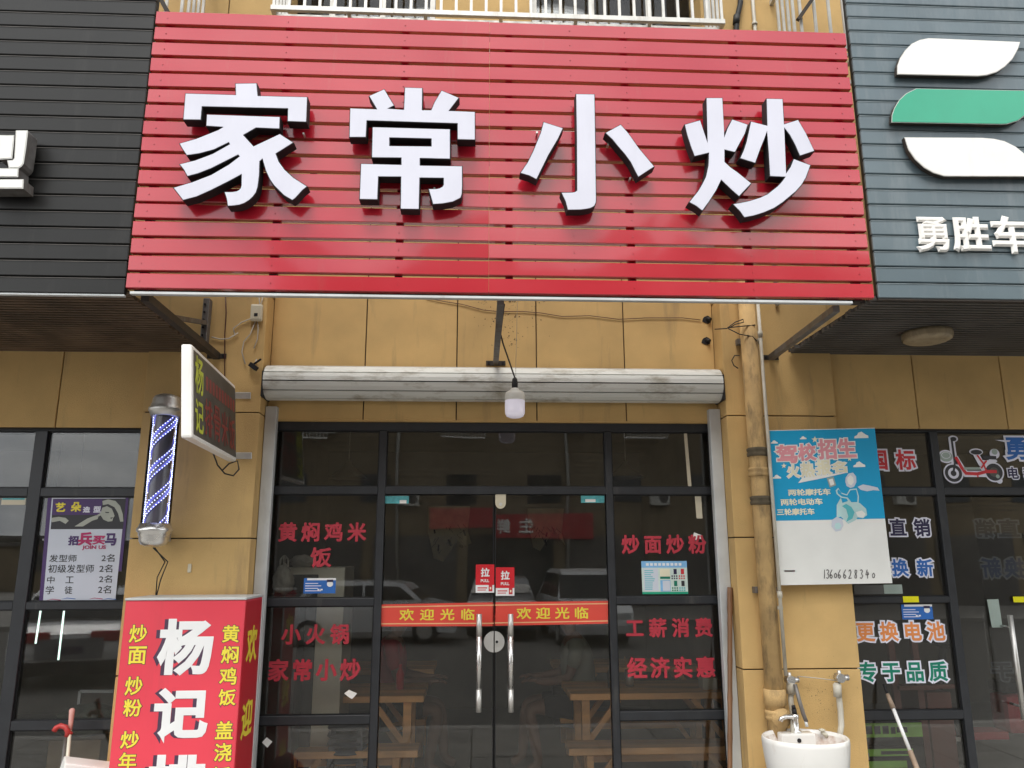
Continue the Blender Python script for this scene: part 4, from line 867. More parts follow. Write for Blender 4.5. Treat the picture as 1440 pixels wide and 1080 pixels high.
for ch, x_ in zip('13606628340', xs__):
    s_ = .7 if x_ == 1172.5 else (.75 if x_ == 1226 else 1); pp = [at(x_ + a * 5.2, 801 + (12.5 * b if s_ == 1 else 3.5 + 8.5 * b), 5.117) for a, b in DG[ch]]
    for a, b in zip(pp, pp[1:]):
        d_ = (b - a).normalized(); nn = Vector((-d_.z, 0, d_.x)) * .0026; pr.add([a + nn, b + nn, b - nn, a - nn], [(0, 1, 2, 3)], 'pencil'); pr.q(quad(1103, 802, 1118, 804, 5.12), 'pink', .001)
pr.build('print', bb)

# ================================================================== PIPES
px_ = XX(1051, 440, 5.15); pr_ = .058; pyc = YP - pr_ - .012
dp = thing('drain_pipe', (px_, pyc, 0), 'thick ochre painted drain pipe with dirty joints on the right pilaster', 'drain pipe')
x = XX(1050, 430, pyc)
MB().tube([(x, pyc, .35), (x, pyc, 3.9)], pr_, 'ochre_old', 24).build('pipe', dp)
mat('grime', (.10, .08, .05), .9, var=.3, scale=20)
for py in (636, 664, 704, 1005):
    z = ZZ(1070, py, pyc); MB().lathe([(pr_ + .001, z - .03), (pr_ + .010, z - .028), (pr_ + .012, z - .01), (pr_ + .006, z), (pr_ + .012, z + .01), (pr_ + .012, z + .024), (pr_ + .001, z + .03)], (x, pyc, 0), 'grime' if py < 1000 and py != 664 else 'ochre_old', 24).build('collar', dp)
z = ZZ(1092, 980, pyc)
MB().lathe([(pr_ + .001, z - .05), (pr_ + .012, z - .045), (pr_ + .012, z + .045), (pr_ + .001, z + .05)], (x, pyc, 0), 'ochre_old', 24).build('collar', dp)
ca = at(1099, 1010, pyc - .05); cm = MB()
prof = [(0, -.075), (.02, -.078), (.022, -.07), (.045, -.07), (.048, -.06), (.058, -.06), (.062, -.05), (.062, 0)]
vs = []; n = 24
for r_, d in prof:
    for k in range(n): a = 2 * math.pi * k / n; vs.append((ca.x + r_ * math.cos(a), pyc + d, ca.z + r_ * math.sin(a)))
cm.add(vs, [(i * n + k, i * n + (k + 1) % n, (i + 1) * n + (k + 1) % n, (i + 1) * n + k) for i in range(len(prof) - 1) for k in range(n)], 'ochre_old', True); cm.build('access_cap', dp)
MB().box(x - .075, x + .075, pyc + .02, YP, 3.2, 3.24, 'galv').box(x - .075, x + .075, pyc + .02, YP, 1.5, 1.54, 'galv').build('wall_clamp', dp)
cx_ = XX(1066, 430, 5.085)
cn = thing('conduit_pipe', (cx_, 5.085, .9), 'thin pale conduit running down over the left edge of the advertising board', 'pipe')
zz0 = ZZ(1105, 950, 5.085); MB().tube([(cx_, 5.085, zz0), (cx_, 5.085, 3.6)], .0115, 'ppr', 12).build('pipe', cn)
for py in (836, 470): z = ZZ(1098, py, 5.085); MB().tube([(cx_, 5.085, z - .02), (cx_, 5.085, z + .02)], .0165, 'ppr', 12).build('coupling', cn)
MB().box(cx_ - .015, cx_ + .015, 5.085, YP, 1.40, 1.42, 'ppr').box(cx_ - .015, cx_ + .015, 5.085, YP, 3.2, 3.22, 'ppr').build('clip', cn)
# taps and water pipes over the basin
wp = thing('water_pipes', at(1117, 962, YP), 'white plastic water pipes with metal valves on the wall above the wash basin', 'pipes')
v1 = at(1113, 956, 5.14); v2 = at(1183, 953, 5.14)
MB().tube([(v1.x, 5.14, v1.z), at(1112, 985, 5.13), at(1115, 1005, 5.10), at(1116, 1040, 5.05)], .017, 'ppr', 12).build('pipe', wp)
MB().tube([at(1177, 960, 5.14), at(1179, 975, 5.14), at(1182, 1000, 5.14), at(1183, 1020, 5.13), at(1181, 1034, 5.12), at(1172, 1041, 5.1)], .0185, 'ppr', 12).build('pipe', wp)
MB().tube([at(1177, 962, 5.13), at(1178, 980, 5.13)], .026, 'ppr', 12).build('coupling', wp); MB().tube([at(1112, 960, 5.13), at(1112, 976, 5.13)], .026, 'ppr', 12).build('coupling', wp)
for v in (v1, v2): MB().tube([v + Vector((-.012, .03, 0)), v + Vector((-.012, -.03, 0))], .028, 'chrome', 14).tube([v + Vector((-.03, 0, 0)), v + Vector((.045, 0, .0))], .02, 'chrome', 12).tube([v + Vector((-.012, -.0, .0)), v + Vector((-.012, 0, .045))], .012, 'steel', 10).build('valve', wp)
MB().tube([at(1118, 962, 5.1), at(1124, 985, 5.08), at(1130, 1005, 5.06), at(1134, 1015, 5.06)], .0125, 'galv', 10).tube([at(1133, 1014, 5.06), at(1135, 1022, 5.05)], .010, 'rail', 8).build('flexible_hose', wp)
solo(MB().tube([at(1122, 951, 5.18), at(1148, 953.5, 5.17), at(1176, 957, 5.15)], .0035, 'cable_white', 6), 'washing_line', at(1148, 953, 5.17), 'thin white cord stretched between the two water valves', 'cord')
# basin
sc = Vector(((XX(1074, 1045, 4.93) + XX(1192, 1045, 4.93)) / 2, 4.935, 0)); SR = (XX(1192, 1045, 4.93) - XX(1074, 1045, 4.93)) / 2; SZ = .672; sy = .86
wb = thing('wash_basin', (sc.x, sc.y, 0), 'white ceramic pedestal wash basin with stained bowl standing before the right pilaster', 'wash basin')
MB().lathe([(.13, 0), (.15, .01), (.14, .1), (.15, .22), (.19, .34), (.235, .44), (SR * .97, .56), (SR, SZ - .03), (SR * .995, SZ - .008), (SR * .97, SZ), (SR * .93, SZ - .004), (SR * .90, SZ - .02)], sc, 'ceramic', 56, 1, sy).build('pedestal', wb)
bo = MB(); n = 56; prof = [(SR * .90, SZ - .02, 0), (SR * .86, SZ - .06, -.01), (SR * .75, SZ - .11, -.03), (SR * .5, SZ - .15, -.04), (.03, SZ - .165, -.04), (0, SZ - .17, -.04)]
vs = []
for r_, z, oy_ in prof:
    for k in range(n): a = 2 * math.pi * k / n; vs.append((sc.x + math.cos(a) * r_, sc.y + oy_ + math.sin(a) * r_ * sy, z))
mat('ceramic_in', (.70, .66, .62), .25, var=.05, dirt=((.36, .22, .15), .46, .66, 8), dscale=(1, 1, 1))
bo.add(vs, [(i * n + k, i * n + (k + 1) % n, (i + 1) * n + (k + 1) % n, (i + 1) * n + k) for i in range(len(prof) - 1) for k in range(n)], 'ceramic_in', True); bo.build('bowl', wb)
yd = sc.y + SR * sy * .42
MB().box(sc.x - SR * .42, sc.x + SR * .42, yd, sc.y + SR * sy * .84, SZ - .09, SZ - .006, 'ceramic', .012).tube([(sc.x + .0, yd - .001, SZ - .045), (sc.x, yd - .004, SZ - .045)], .013, 'letter_side', 14).build('tap_ledge', wb)
tpx = XX(1119, 1035, sc.y + .15); ty = sc.y + SR * sy * .62
tp = MB(); tp.lathe([(.0, 0), (.034, 0), (.033, .008), (.022, .014), (.02, .07), (.024, .09), (.022, .105), (0, .108)], (tpx, ty, SZ - .006), 'chrome', 20)
tp.tube([(tpx, ty, SZ + .065), (tpx - .03, ty - .015, SZ + .088), (tpx - .07, ty - .03, SZ + .09), (tpx - .105, ty - .04, SZ + .082), (tpx - .112, ty - .043, SZ + .066)], .014, 'chrome', 12)
tp.build('tap', wb); MB().tube([(tpx, ty, SZ + .1), (tpx - .003, ty, SZ + .13)], .015, 'letter_side', 12).tube([(tpx - .003, ty, SZ + .13), (tpx - .006, ty, SZ + .15)], .012, 'letter_side', 12).build('tap_handle', wb)
mat('soapy', (.55, .52, .42), .5)
solo(MB().tube([at(1156, 1029, 5.05), at(1163, 1036, 5.05)], .012, 'soapy', 8).lathe([(0, 0), (.018, .004), (.02, .014), (0, .02)], at(1156, 1029, 5.05), 'soapy', 12), 'plug', at(1160, 1033, 5.05), 'small cream plug lying at the back of the wash basin', 'plug')

# ================================================================== WIRES AND BOXES
jb = thing('junction_box', at(362, 442, YP), 'rounded white socket box with trailing wires high on the left pilaster', 'junction box')
c = at(362, 441, YP); MB().box(c.x - .042, c.x + .042, YP - .035, YP, c.z - .062, c.z + .062, 'plastic_cream', .016).build('casing', jb)
MB().box(c.x - .012, c.x + .012, YP - .037, YP - .034, c.z - .03, c.z - .008, 'letter_side').build('socket_hole', jb)
cw = MB()
for P in ([(362, 451), (363, 462), (362, 477), (357, 490)], [(359, 452), (352, 470), (343, 480), (340, 495), (345, 512)], [(353, 448), (340, 453), (328, 462), (330, 470)], [(364, 415), (365, 425), (364, 432)], [(370, 415), (368, 425), (364, 432)], [(298, 474), (310, 477), (322, 476), (335, 468)], [(361, 505), (358, 512), (356, 518)]):
    cw.tube([at(a, b, YP - .012) for a, b in P], .0042, 'cable_white', 6)
cw.build('wire', jb)
solo(MB().tube([at(317, 414, YP - .01), at(318, 440, YP - .01), at(316, 470, YP - .01), at(316, 530, YP - .01)], .004, 'cable_brown', 6), 'brown_wire', at(317, 460, YP), 'dark brown wire hanging straight down the left pilaster', 'wire')
spy = thing('camera_bracket', at(356, 516, YP), 'small black clamp on the left pilaster at the end of the shutter housing', 'clamp')
MB().bar(at(352, 512, YP - .02), at(361, 519, YP - .03), .03, .03, 'letter_side').bar(at(357, 512, YP - .02), at(367, 505, YP - .04), .01, .01, 'letter_side').build('clamp_body', spy)
w1 = MB(); w1.tube([at(a, b, YL - .008) for a, b in ((600, 419), (625, 424), (650, 428), (680, 436), (700, 438), (735, 438), (760, 440), (790, 445), (830, 444), (870, 449), (910, 447), (960, 447), (985, 450))], .0028, 'cable_brown', 6)
solo(w1, 'slack_wire', at(800, 444, YL), 'thin sagging wire across the ochre panels below the red sign', 'wire')
for k, (x_, y_, l_) in enumerate(((994, 450, 'broken round hole with wire end in the wall at right, upper of two'), (993, 480, 'broken round hole in the wall at right, lower of two'))):
    c = at(x_, y_, YL); solo(MB().poly([Vector((c.x + .032 * math.cos(a * .7) * (1 + .2 * (a % 2)), YL - .004, c.z + .026 * math.sin(a * .7) * (1 + .15 * (a % 3)))) for a in range(9)], (0, .003, 0), 'letter_side', 'letter_side').tube([c + Vector((.0, -.004, .01)), c + Vector((.02, -.03, -.004))], .012, 'black_rubber', 8), 'wall_hole', c, l_, 'hole')
w2 = MB()
for P in ([(1005, 463), (1022, 462), (1034, 453), (1045, 449), (1046, 453), (1034, 456), (1026, 461)], [(1024, 461), (1040, 459), (1062, 457)], [(1024, 462), (1040, 470), (1058, 473), (1065, 480)], [(1040, 500), (1033, 500), (1029, 507), (1032, 514), (1038, 518)]):
    w2.tube([at(a, b, 5.095) for a, b in P], .0038, 'black_rubber', 6)
solo(w2, 'tangled_wire', at(1045, 460, 5.12), 'tangled black wire looped across the drain pipe', 'wire')
# nest of cobweb dirt around the middle bracket
mat('cobweb', (.09, .065, .04), .95)
cb = MB()
for k in range(150):
    x_, y_ = random.gauss(716, 11), random.uniform(423, 490) ** 1; 
    if k > 60: x_, y_ = random.gauss(712, 24), random.gauss(440, 16)
    if y_ < 422: y_ = 424
    c = at(x_, y_, YL - .0015); s_ = random.uniform(.002, .006); cb.add([c + Vector((random.uniform(-s_, s_) * 2, 0, random.uniform(-s_, s_) * 2)) for _ in range(3)], [(0, 1, 2)], 'cobweb')
o = solo(cb, 'cobwebs', at(716, 450, YL), 'dark cobwebs and dirt specks on the ochre wall around the middle bracket', 'cobwebs'); o['kind'] = 'stuff'; del o['category']
gm = MB()
for k in range(240):
    x_, y_ = random.gauss(1150, 26), random.gauss(985, 26)
    if x_ < 1118 or x_ > 1206: continue
    c = at(x_, y_, YP - .0008); s_ = random.uniform(.001, .0035); gm.add([c + Vector((random.uniform(-s_, s_), 0, random.uniform(-s_, s_) * 2.5)) for _ in range(3)], [(0, 1, 2)], 'cobweb')
o = solo(gm, 'splash_dirt', at(1150, 985, YP), 'fine dark splash specks on the pillar above the wash basin', 'dirt'); o['kind'] = 'stuff'; del o['category']
up = thing('black_cable', at(1037, 20, YP), 'thick black cable running down the upper wall at right, behind the red sign', 'cable')
MB().tube([at(1042, -30, YP - .03), at(1041, 5, YP - .03), at(1037, 22, YP - .03), at(1035, 45, YP - .03), at(1035, 90, YP - .03)], .021, 'black_rubber', 10).build('cable_run', up); MB().tube([at(1036, 22, YP - .03), at(1035, 34, YP - .03)], .026, 'black_rubber', 10).build('joint', up)
xx = XX(1060, 20, YP - .02)
solo(MB().tube([(xx, YP - .02, 3.5), (xx, YP - .02, 7.5)], .014, 'ppr', 10).tube([(xx, YP - .02, ZZ(1060, 36, YP) - .01), (xx, YP - .02, ZZ(1060, 36, YP) + .01)], .022, 'ppr', 10), 'upper_conduit', (xx, YP, 5), 'thin beige conduit on the upper wall beside the thick black cable', 'pipe')

# ================================================================== WINDOW CAGES
def cage(x0, x1, label, z0=5.478, z1=6.9, yf=4.75):
    r = thing('window_cage', ((x0 + x1) / 2, YL, z0), label, 'window cage', 'white steel cages over the upper windows')
    w_ = .02
    for z in (z0, z1, z0 + .72): 
        MB().box(x0, x1, yf, yf + .03, z - .02, z + .02, 'white_steel', .003).build('rail', r)
        for x in (x0, x1 - .03): MB().box(x, x + .03, yf + .03, YP + .0, z - .018, z + .018, 'white_steel').build('rail', r)
    MB().box(x0 + .03, x1 - .03, yf + .085, yf + .105, z0 - .012, z0 + .012, 'white_steel').build('rail', r)
    MB().box(x0 + .03, x1 - .03, YP - .06, YP - .03, z0 - .015, z0 + .015, 'white_steel').build('rail', r)
    n = int((x1 - x0) / .105); pb = MB().box(-.0095, .0095, -.008, .008, 0, z1 - z0 - .04, 'white_steel').build('bar', None); pb.parent = r
    for k in range(n + 1):
        b = pb if k == 0 else pb.copy()
        if k: COL.objects.link(b)
        b.location = Vector((x0 + .02 + (x1 - x0 - .04) * k / n, yf + .015, z0 + .02)) - r.location
    for x in (x0 + .015, x1 - .015):
        for k in range(1, 5):
            b = pb.copy(); COL.objects.link(b); b.location = Vector((x, yf + .03 + (YP - yf - .05) * k / 5, z0 + .02)) - r.location
    for k in range(1, 6):
        x = x0 + (x1 - x0) * k / 6; MB().box(x - .012, x + .012, yf + .031, YP + (.17 if XA1 < x < XB0 else 0), z0 - .012, z0 + .010, 'white_steel').build('floor_tie', r)
    return r
cage(XX(380, 10, 4.75), XX(1020, 28, 4.75), 'long white steel window cage above the middle of the red sign')
x1 = XX(259, 8, 4.75); cg = cage(x1 - 2.6, x1, 'white steel window cage at the left, mostly hidden behind the dark sign', 5.30)
x0 = XX(1123, 20, 4.75); cage(x0, x0 + 2.6, 'white steel window cage at the right, partly hidden behind the grey sign', 5.30)
for (a, b) in ((at(225, -3, 4.76), at(237, 19, 4.76)), ):
    solo(MB().bar(a, b, .03, .03, 'brown_steel'), 'rusty_brace', a, 'rusty brown brace bar leaning across the left window cage', 'bar')
solo(MB().bar(at(1143, -2, 4.74), at(1122, 28, 4.74), .025, .025, 'brown_steel'), 'dark_brace', at(1130, 15, 4.74), 'dark diagonal brace bar across the right window cage', 'bar')
# ================================================================== INSIDE THE RESTAURANT
FT = .006
def table(x0, x1, y0, y1, label, h=.75, grp='wooden tables in the restaurant'):
    r = thing('wooden_table', ((x0 + x1) / 2, (y0 + y1) / 2, FT), label, 'table', grp); t = .045
    n = 3
    for k in range(n): MB().box(x0, x1, y0 + (y1 - y0) * k / n + .002, y0 + (y1 - y0) * (k + 1) / n - .002, h - t, h, 'wood', .003).build('top_plank', r)
    for x in (x0 + .12, x1 - .12):
        for y in (y0 + .08, y1 - .08): MB().box(x - .03, x + .03, y - .03, y + .03, FT, h - t, 'wood', .003).build('leg', r)
        MB().box(x - .02, x + .02, y0 + .11, y1 - .11, h - t - .06, h - t, 'wood').build('cross_rail', r); MB().box(x - .02, x + .02, y0 + .11, y1 - .11, .2, .26, 'wood').build('cross_rail', r)
    for s, x in ((1, x0 + .15), (-1, x1 - .15)):
        for y in (y0 + .08, y1 - .08): MB().bar((x, y, h - .33), (x + s * .22, y, h - t - .01), .03, .04, 'wood').build('brace', r)
    return r
def bench(x0, x1, y0, y1, label, h=.45):
    r = thing('wooden_bench', ((x0 + x1) / 2, (y0 + y1) / 2, FT), label, 'bench', 'wooden benches in the restaurant'); t = .045
    MB().box(x0, x1, y0, y1, h - t, h, 'wood', .003).build('seat', r)
    for x in (x0 + .15, x1 - .15):
        for y in (y0 + .045, y1 - .045): MB().box(x - .025, x + .025, y - .022, y + .022, FT, h - t, 'wood', .003).build('leg', r)
    MB().box(x0 + .175, x1 - .175, (y0 + y1) / 2 - .015, (y0 + y1) / 2 + .015, h - t - .07, h - t - .01, 'wood').build('stretcher', r)
    for s, x in ((1, x0 + .175), (-1, x1 - .175)): MB().bar((x, y0 + .045, .18), (x + s * .16, y0 + .045, h - t - .005), .025, .035, 'wood').build('brace', r)
    return r
tx0 = XX(802, 978, 6.0); table(tx0, tx0 + 1.3, 6.0, 6.6, 'wooden table nearest the glass on the right, behind the right door leaf')
bx0 = XX(800, 1055, 5.68); bench(bx0, bx0 + 1.32, 5.68, 5.93, 'wooden bench nearest the glass on the right, in front of the right table')
bench(XX(785, 1008, 6.9), XX(785, 1008, 6.9) + 1.3, 6.72, 6.97, 'wooden bench behind the right front table')
table(XX(783, 940, 7.3), XX(783, 940, 7.3) + 1.5, 7.35, 7.95, 'wooden table in the second row on the right')
tx1 = XX(596, 973, 6.0); table(tx1 - 1.2, tx1, 6.0, 6.6, 'wooden table nearest the glass on the left, behind the left door leaf')
bx1 = XX(588, 1041, 5.70); bench(bx1 - 1.0, bx1, 5.70, 5.93, 'wooden bench nearest the glass on the left')
bench(XX(600, 1010, 6.9) - 1.2, XX(600, 1010, 6.9), 6.72, 6.97, 'wooden bench behind the left front table'); table(XX(610, 940, 7.3) - 1.5, XX(610, 940, 7.3), 7.35, 7.95, 'wooden table in the second row on the left')
# seated person
def figure(name, loc, chains, label, cat, m_):
    pass
def skin(name, pts, edges, radii, mn, parent, root=0, lvl=2):
    me = bpy.data.meshes.new(name); off = WLOC.get(parent.name, Vector()) if parent else Vector()
    me.from_pydata([tuple(Vector(p) - off) for p in pts], edges, []); o = bpy.data.objects.new(name, me); COL.objects.link(o)
    if parent: o.parent = parent
    md = o.modifiers.new('s', 'SKIN'); sv = me.skin_vertices[0].data
    for i, r_ in enumerate(radii): sv[i].radius = (r_, r_) if not isinstance(r_, tuple) else r_
    sv[root].use_root = True; s2 = o.modifiers.new('u', 'SUBSURF'); s2.levels = lvl; s2.render_levels = lvl
    dg = bpy.context.evaluated_depsgraph_get(); nm = bpy.data.meshes.new_from_object(o.evaluated_get(dg)); o.modifiers.clear(); o.data = nm
    nm.materials.clear(); nm.materials.append(M[mn])
    for p in nm.polygons: p.use_smooth = True
    return o
def seated(x, y, face, label, shirt, grp=None):
    """person sitting on a bench, facing +x (face=1) or -x (face=-1)"""
    r = thing('person', (x, y, FT), label, 'person', grp); f = face; sh = .46
    body = [(x, y, sh + .09), (x - .02 * f, y, sh + .28), (x + .01 * f, y, sh + .46), (x + .02 * f, y, sh + .58), (x + .05 * f, y, sh + .64), (x + .075 * f, y, sh + .72), (x + .08 * f, y, sh + .82)]
    E_ = [(i, i + 1) for i in range(6)]; rad = [(.13, .15), (.12, .13), (.13, .15), (.08, .10), .052, .085, .075]
    for s in (-1, 1):
        i = len(body); body += [(x + .02 * f, y + s * .17, sh + .54), (x + .1 * f, y + s * .22, sh + .30), (x + .30 * f, y + s * .16, sh + .27), (x + .37 * f, y + s * .13, sh + .28)]
        E_ += [(3, i), (i, i + 1), (i + 1, i + 2), (i + 2, i + 3)]; rad += [.055, .043, .033, .026]
        j = len(body); body += [(x + .06 * f, y + s * .10, sh + .07), (x + .42 * f, y + s * .13, sh + .07), (x + (.40 + .06 * s) * f, y + s * .13, .10), (x + (.50 + .06 * s) * f, y + s * .13, .05)]
        E_ += [(0, j), (j, j + 1), (j + 1, j + 2), (j + 2, j + 3)]; rad += [.09, .062, .042, .035]
    skin('body', body, E_, rad, 'skin', r)
    skin('shirt', [(x, y, sh + .09), (x - .02 * f, y, sh + .28), (x + .01 * f, y, sh + .46), (x + .02 * f, y, sh + .575), (x + .02 * f, y - .18, sh + .54), (x + .07 * f, y - .215, sh + .37), (x + .02 * f, y + .18, sh + .54), (x + .07 * f, y + .215, sh + .37)], [(0, 1), (1, 2), (2, 3), (3, 4), (4, 5), (3, 6), (6, 7)], [(.145, .165), (.14, .15), (.145, .165), (.085, .11), .068, .06, .068, .06], shirt, r)
    skin('shorts', [(x, y, sh + .08), (x + .06 * f, y + .10, sh + .07), (x + .33 * f, y + .13, sh + .075), (x + .06 * f, y - .10, sh + .07), (x + .33 * f, y - .13, sh + .075)], [(0, 1), (1, 2), (0, 3), (3, 4)], [(.15, .16), .105, .085, .105, .085], 'cloth_dark', r)
    hc = Vector((x + .085 * f, y, sh + .79)); hb = MB(); n = 16
    vs = []; fs = []
    for i in range(7):
        th = R(5 + i * 15)
        for k in range(n): a = 2 * math.pi * k / n; vs.append(hc + Vector((-.012 * f + math.sin(th) * .098 * math.cos(a), math.sin(th) * .085 * math.sin(a), math.cos(th) * .115 + .02 - .03 * (1 + f * math.cos(a)) * (i < 4) * 0)))
    for i in range(6):
        for k in range(n): fs.append((i * n + k, i * n + (k + 1) % n, (i + 1) * n + (k + 1) % n, (i + 1) * n + k))
    hb.add(vs, fs, 'cloth_dark', True); hb.build('hair', r)
    fc = MB(); fx = hc.x + .088 * f
    fc.lathe([(0, .02), (.008, .012), (.013, -.012), (0, -.02)], (fx, y, hc.z - .03), 'skin', 8)
    for s in (-1, 1): fc.lathe([(0, .005), (.009, 0), (0, -.005)], (fx - .008 * f, y + s * .03, hc.z - .005), 'letter_side', 8)
    fc.box(fx - .006, fx + .006, y - .02, y + .02, hc.z - .066, hc.z - .060, 'red_cloth'); fc.build('face', r)
    for s in (-1, 1):
        h0 = Vector((x + .385 * f, y + s * .13, sh + .285)); hd = MB()
        hd.box(h0.x - .04, h0.x + .04, h0.y - .035, h0.y + .035, h0.z - .013, h0.z + .013, 'skin', .01)
        for k in range(4): yy = h0.y - .027 + k * .018; hd.tube([(h0.x + .035 * f, yy, h0.z), (h0.x + (.075 + .006 * (k in (1, 2))) * f, yy, h0.z - .008), (h0.x + .095 * f, yy, h0.z - .022)], .008, 'skin', 8)
        hd.tube([(h0.x, h0.y - s * .03, h0.z), (h0.x + .03 * f, h0.y - s * .055, h0.z - .005), (h0.x + .055 * f, h0.y - s * .055, h0.z - .012)], .0095, 'skin', 8); hd.build('hand', r)
    return r
seated(XX(812, 960, 6.85), 6.85, -1, 'person in pale shirt and dark shorts sitting on the bench behind the right table', 'shirt_pale')
seated(XX(548, 940, 6.85), 6.85, 1, 'person in a red shirt sitting on the bench behind the left front table', 'red_cloth')
# cupboard, bag and carton at the left window
cbx0, cbx1 = XX(392, 900, 5.85), XX(481, 900, 5.85); ctz = ZZ(430, 798, 5.85)
cu = thing('cupboard', ((cbx0 + cbx1) / 2, 6.05, FT), 'tall cream cupboard with dark door behind the left window pane', 'cupboard')
MB().box(cbx0, cbx1, 5.86, 6.3, FT, ctz, 'cupboard', .004).build('carcass', cu)
xd = XX(443, 900, 5.85); MB().box(cbx0 + .01, xd, 5.848, 5.86, FT + .05, ctz - .05, 'cupboard_dark', .003).build('door', cu)
def bag(name, c, sx, sy, sz, mn, label, cat, hand=True):
    bm = bmesh.new(); bmesh.ops.create_icosphere(bm, subdivisions=4, radius=1)
    for v in bm.verts:
        p = v.co; k = 1 + .10 * math.sin(p.x * 7 + p.z * 9) * math.cos(p.y * 6) + .06 * math.sin(p.x * 17 + p.y * 13) + .03 * math.sin(p.z * 31 + p.x * 11)
        t_ = .75 + .25 * (1 - max(0, p.z)) if hand else 1
        v.co = Vector((p.x * sx * k * t_, p.y * sy * k * t_, (p.z * sz if p.z > -.8 else -.8 * sz) * (1 + .05 * math.sin(p.x * 9))))
    z0 = min(v.co.z for v in bm.verts)
    mb = MB(); bm.verts.index_update(); mb.add([Vector(c) + v.co - Vector((0, 0, z0)) for v in bm.verts], [tuple(v.index for v in f.verts) for f in bm.faces], mn, True); bm.free()
    if hand:
        for s in (-1, 1): mb.tube([Vector(c) + Vector((s * sx * .4, 0, sz * 1.5)), Vector(c) + Vector((s * sx * .35, 0, sz * 2.1)), Vector(c) + Vector((s * sx * .1, 0, sz * 2.35)), Vector(c) + Vector((0, 0, sz * 1.7))], .008, mn, 6)
    return solo(mb, name, c, label, cat)
b = at(397, 836, 5.72); 
solo(MB().box(XX(374, 840, 5.7), XX(425, 840, 5.7), 5.62, 5.84, FT, b.z, 'cupboard_dark', .004), 'counter', (XX(395, 840, 5.7), 5.72, FT), 'dark counter block just inside the left window, under the white bag', 'counter')
bag('plastic_bag', (b.x, 5.72, b.z), .075, .06, .115, 'bag_white', 'white plastic carrier bag standing behind the left window pane', 'bag')
bag('folded_bag', (XX(424, 795, 5.95), 5.98, ctz), .09, .07, .05, 'bag_white', 'crumpled cream bag lying on top of the cupboard', 'bag', False)
# stack of stools
for k in range(5):
    z = FT + .40 + k * .052; x_, y_ = XX(491, 1030, 5.85), 5.82
    r = thing('stool', (x_, y_, z), ('bottom', 'second', 'third', 'fourth', 'top')[k] + ' dark blue plastic stool of the stack at the left window', 'stool', 'stacked dark blue stools')
    MB().lathe([(0, 0), (.11, 0), (.135, -.006), (.14, -.018), (.145, -.03), (.132, -.03), (.128, -.012), (0, -.010)], (x_, y_, z), 'stool_blue', 28).build('seat', r)
    for a in range(4): aa = R(45 + 90 * a); MB().bar((x_ + .12 * math.cos(aa), y_ + .12 * math.sin(aa), z - .012), (x_ + .168 * math.cos(aa), y_ + .168 * math.sin(aa), z - .4), .035, .012, 'stool_blue').build('leg', r)
tp_ = at(997, 976, 6.15); solo(MB().box(tp_.x - .06, tp_.x + .06, 6.1, 6.22, .751, .84, 'plastic_cream', .008).box(tp_.x - .02, tp_.x + .02, 6.15, 6.17, .84, .875, 'print_white'), 'tissue_box', (tp_.x, 6.16, .751), 'cream tissue box on the right front table', 'tissue box')
for x_, y_, lab_, m_ in ((tx0 + .35, 6.25, 'dark sauce bottle on the right front table', 'letter_side'), (tx1 - .2, 6.3, 'red sauce bottle on the left front table', 'sticker_red')):
    solo(MB().lathe([(0, 0), (.03, 0), (.031, .11), (.014, .15), (.013, .18), (0, .182)], (x_, y_, .751), m_, 16), 'sauce_bottle', (x_, y_, .751), lab_, 'bottle')
solo(MB().lathe([(0, .004), (.03, .004), (.036, .12), (.033, .12), (.028, .01)], (tx0 + .5, 6.3, .751), 'steel', 16).tube([(tx0 + .49, 6.3, .76), (tx0 + .47, 6.3, .97)], .003, 'wood', 5).tube([(tx0 + .51, 6.31, .76), (tx0 + .53, 6.31, .96)], .003, 'wood', 5), 'chopstick_holder', (tx0 + .5, 6.3, .751), 'steel cup of chopsticks on the right front table', 'cup')
# pendant lamps, wall prints
for px_2, lab in ((490, 'left'), (880, 'right')):
    c = at(px_2, 668, 7.2); r = thing('pendant_lamp', (c.x, 7.2, 3.0), lab + ' of the two cone shaped pendant lamps hanging inside the restaurant', 'lamp', 'pendant lamps inside the restaurant')
    MB().lathe([(.0, .14), (.02, .13), (.03, .10), (.10, .03), (.17, -.02), (.175, -.03), (.165, -.028), (.09, .02), (0, .09)], c, 'pendant', 28).build('lamp_shade', r); MB().tube([(c.x, 7.2, c.z + .13), (c.x, 7.2, 3.0)], .005, 'cable_white', 6).build('cord', r)
def mural(x0, x1, y0, y1, label):
    q = quad(x0, y0, x1, y1, 9.56); r = thing('wall_print', q[0], label, 'wall picture', 'tree pictures on the back wall'); cx2 = (x0 + x1) / 2
    out = [(x0, y0), (x1, y0), (x1 - 3, y0 + 35), (x1 + 2, y0 + 52), (x1 - 8, y1 - 22), (cx2 + 12, y1 - 30), (cx2, y1 - 12), (cx2 - 8, y1), (x0 + 8, y1 - 5), (x0 + 3, y1 - 28), (x0, y1 - 40)]
    MB().poly(free(out, 9.56), (0, .01, 0), 'mural', 'mural').build('picture', r)
    br = MB()
    for k in range(26):
        a = random.uniform(0, 6.28); x_, y_ = random.uniform(x0 + 8, x1 - 6), random.uniform(y0 + 25, y1 - 16)
        br.bar(at(x_, y_, 9.55), at(x_ + random.uniform(-7, 7), y_ + random.uniform(3, 9), 9.55), .02, .004, 'room_dark')
    br.build('branch', r)
mural(602, 661, 712, 790, 'pale print of a tree on the left of the restaurant back wall'); mural(742, 793, 715, 775, 'pale print of a tree on the right of the restaurant back wall')
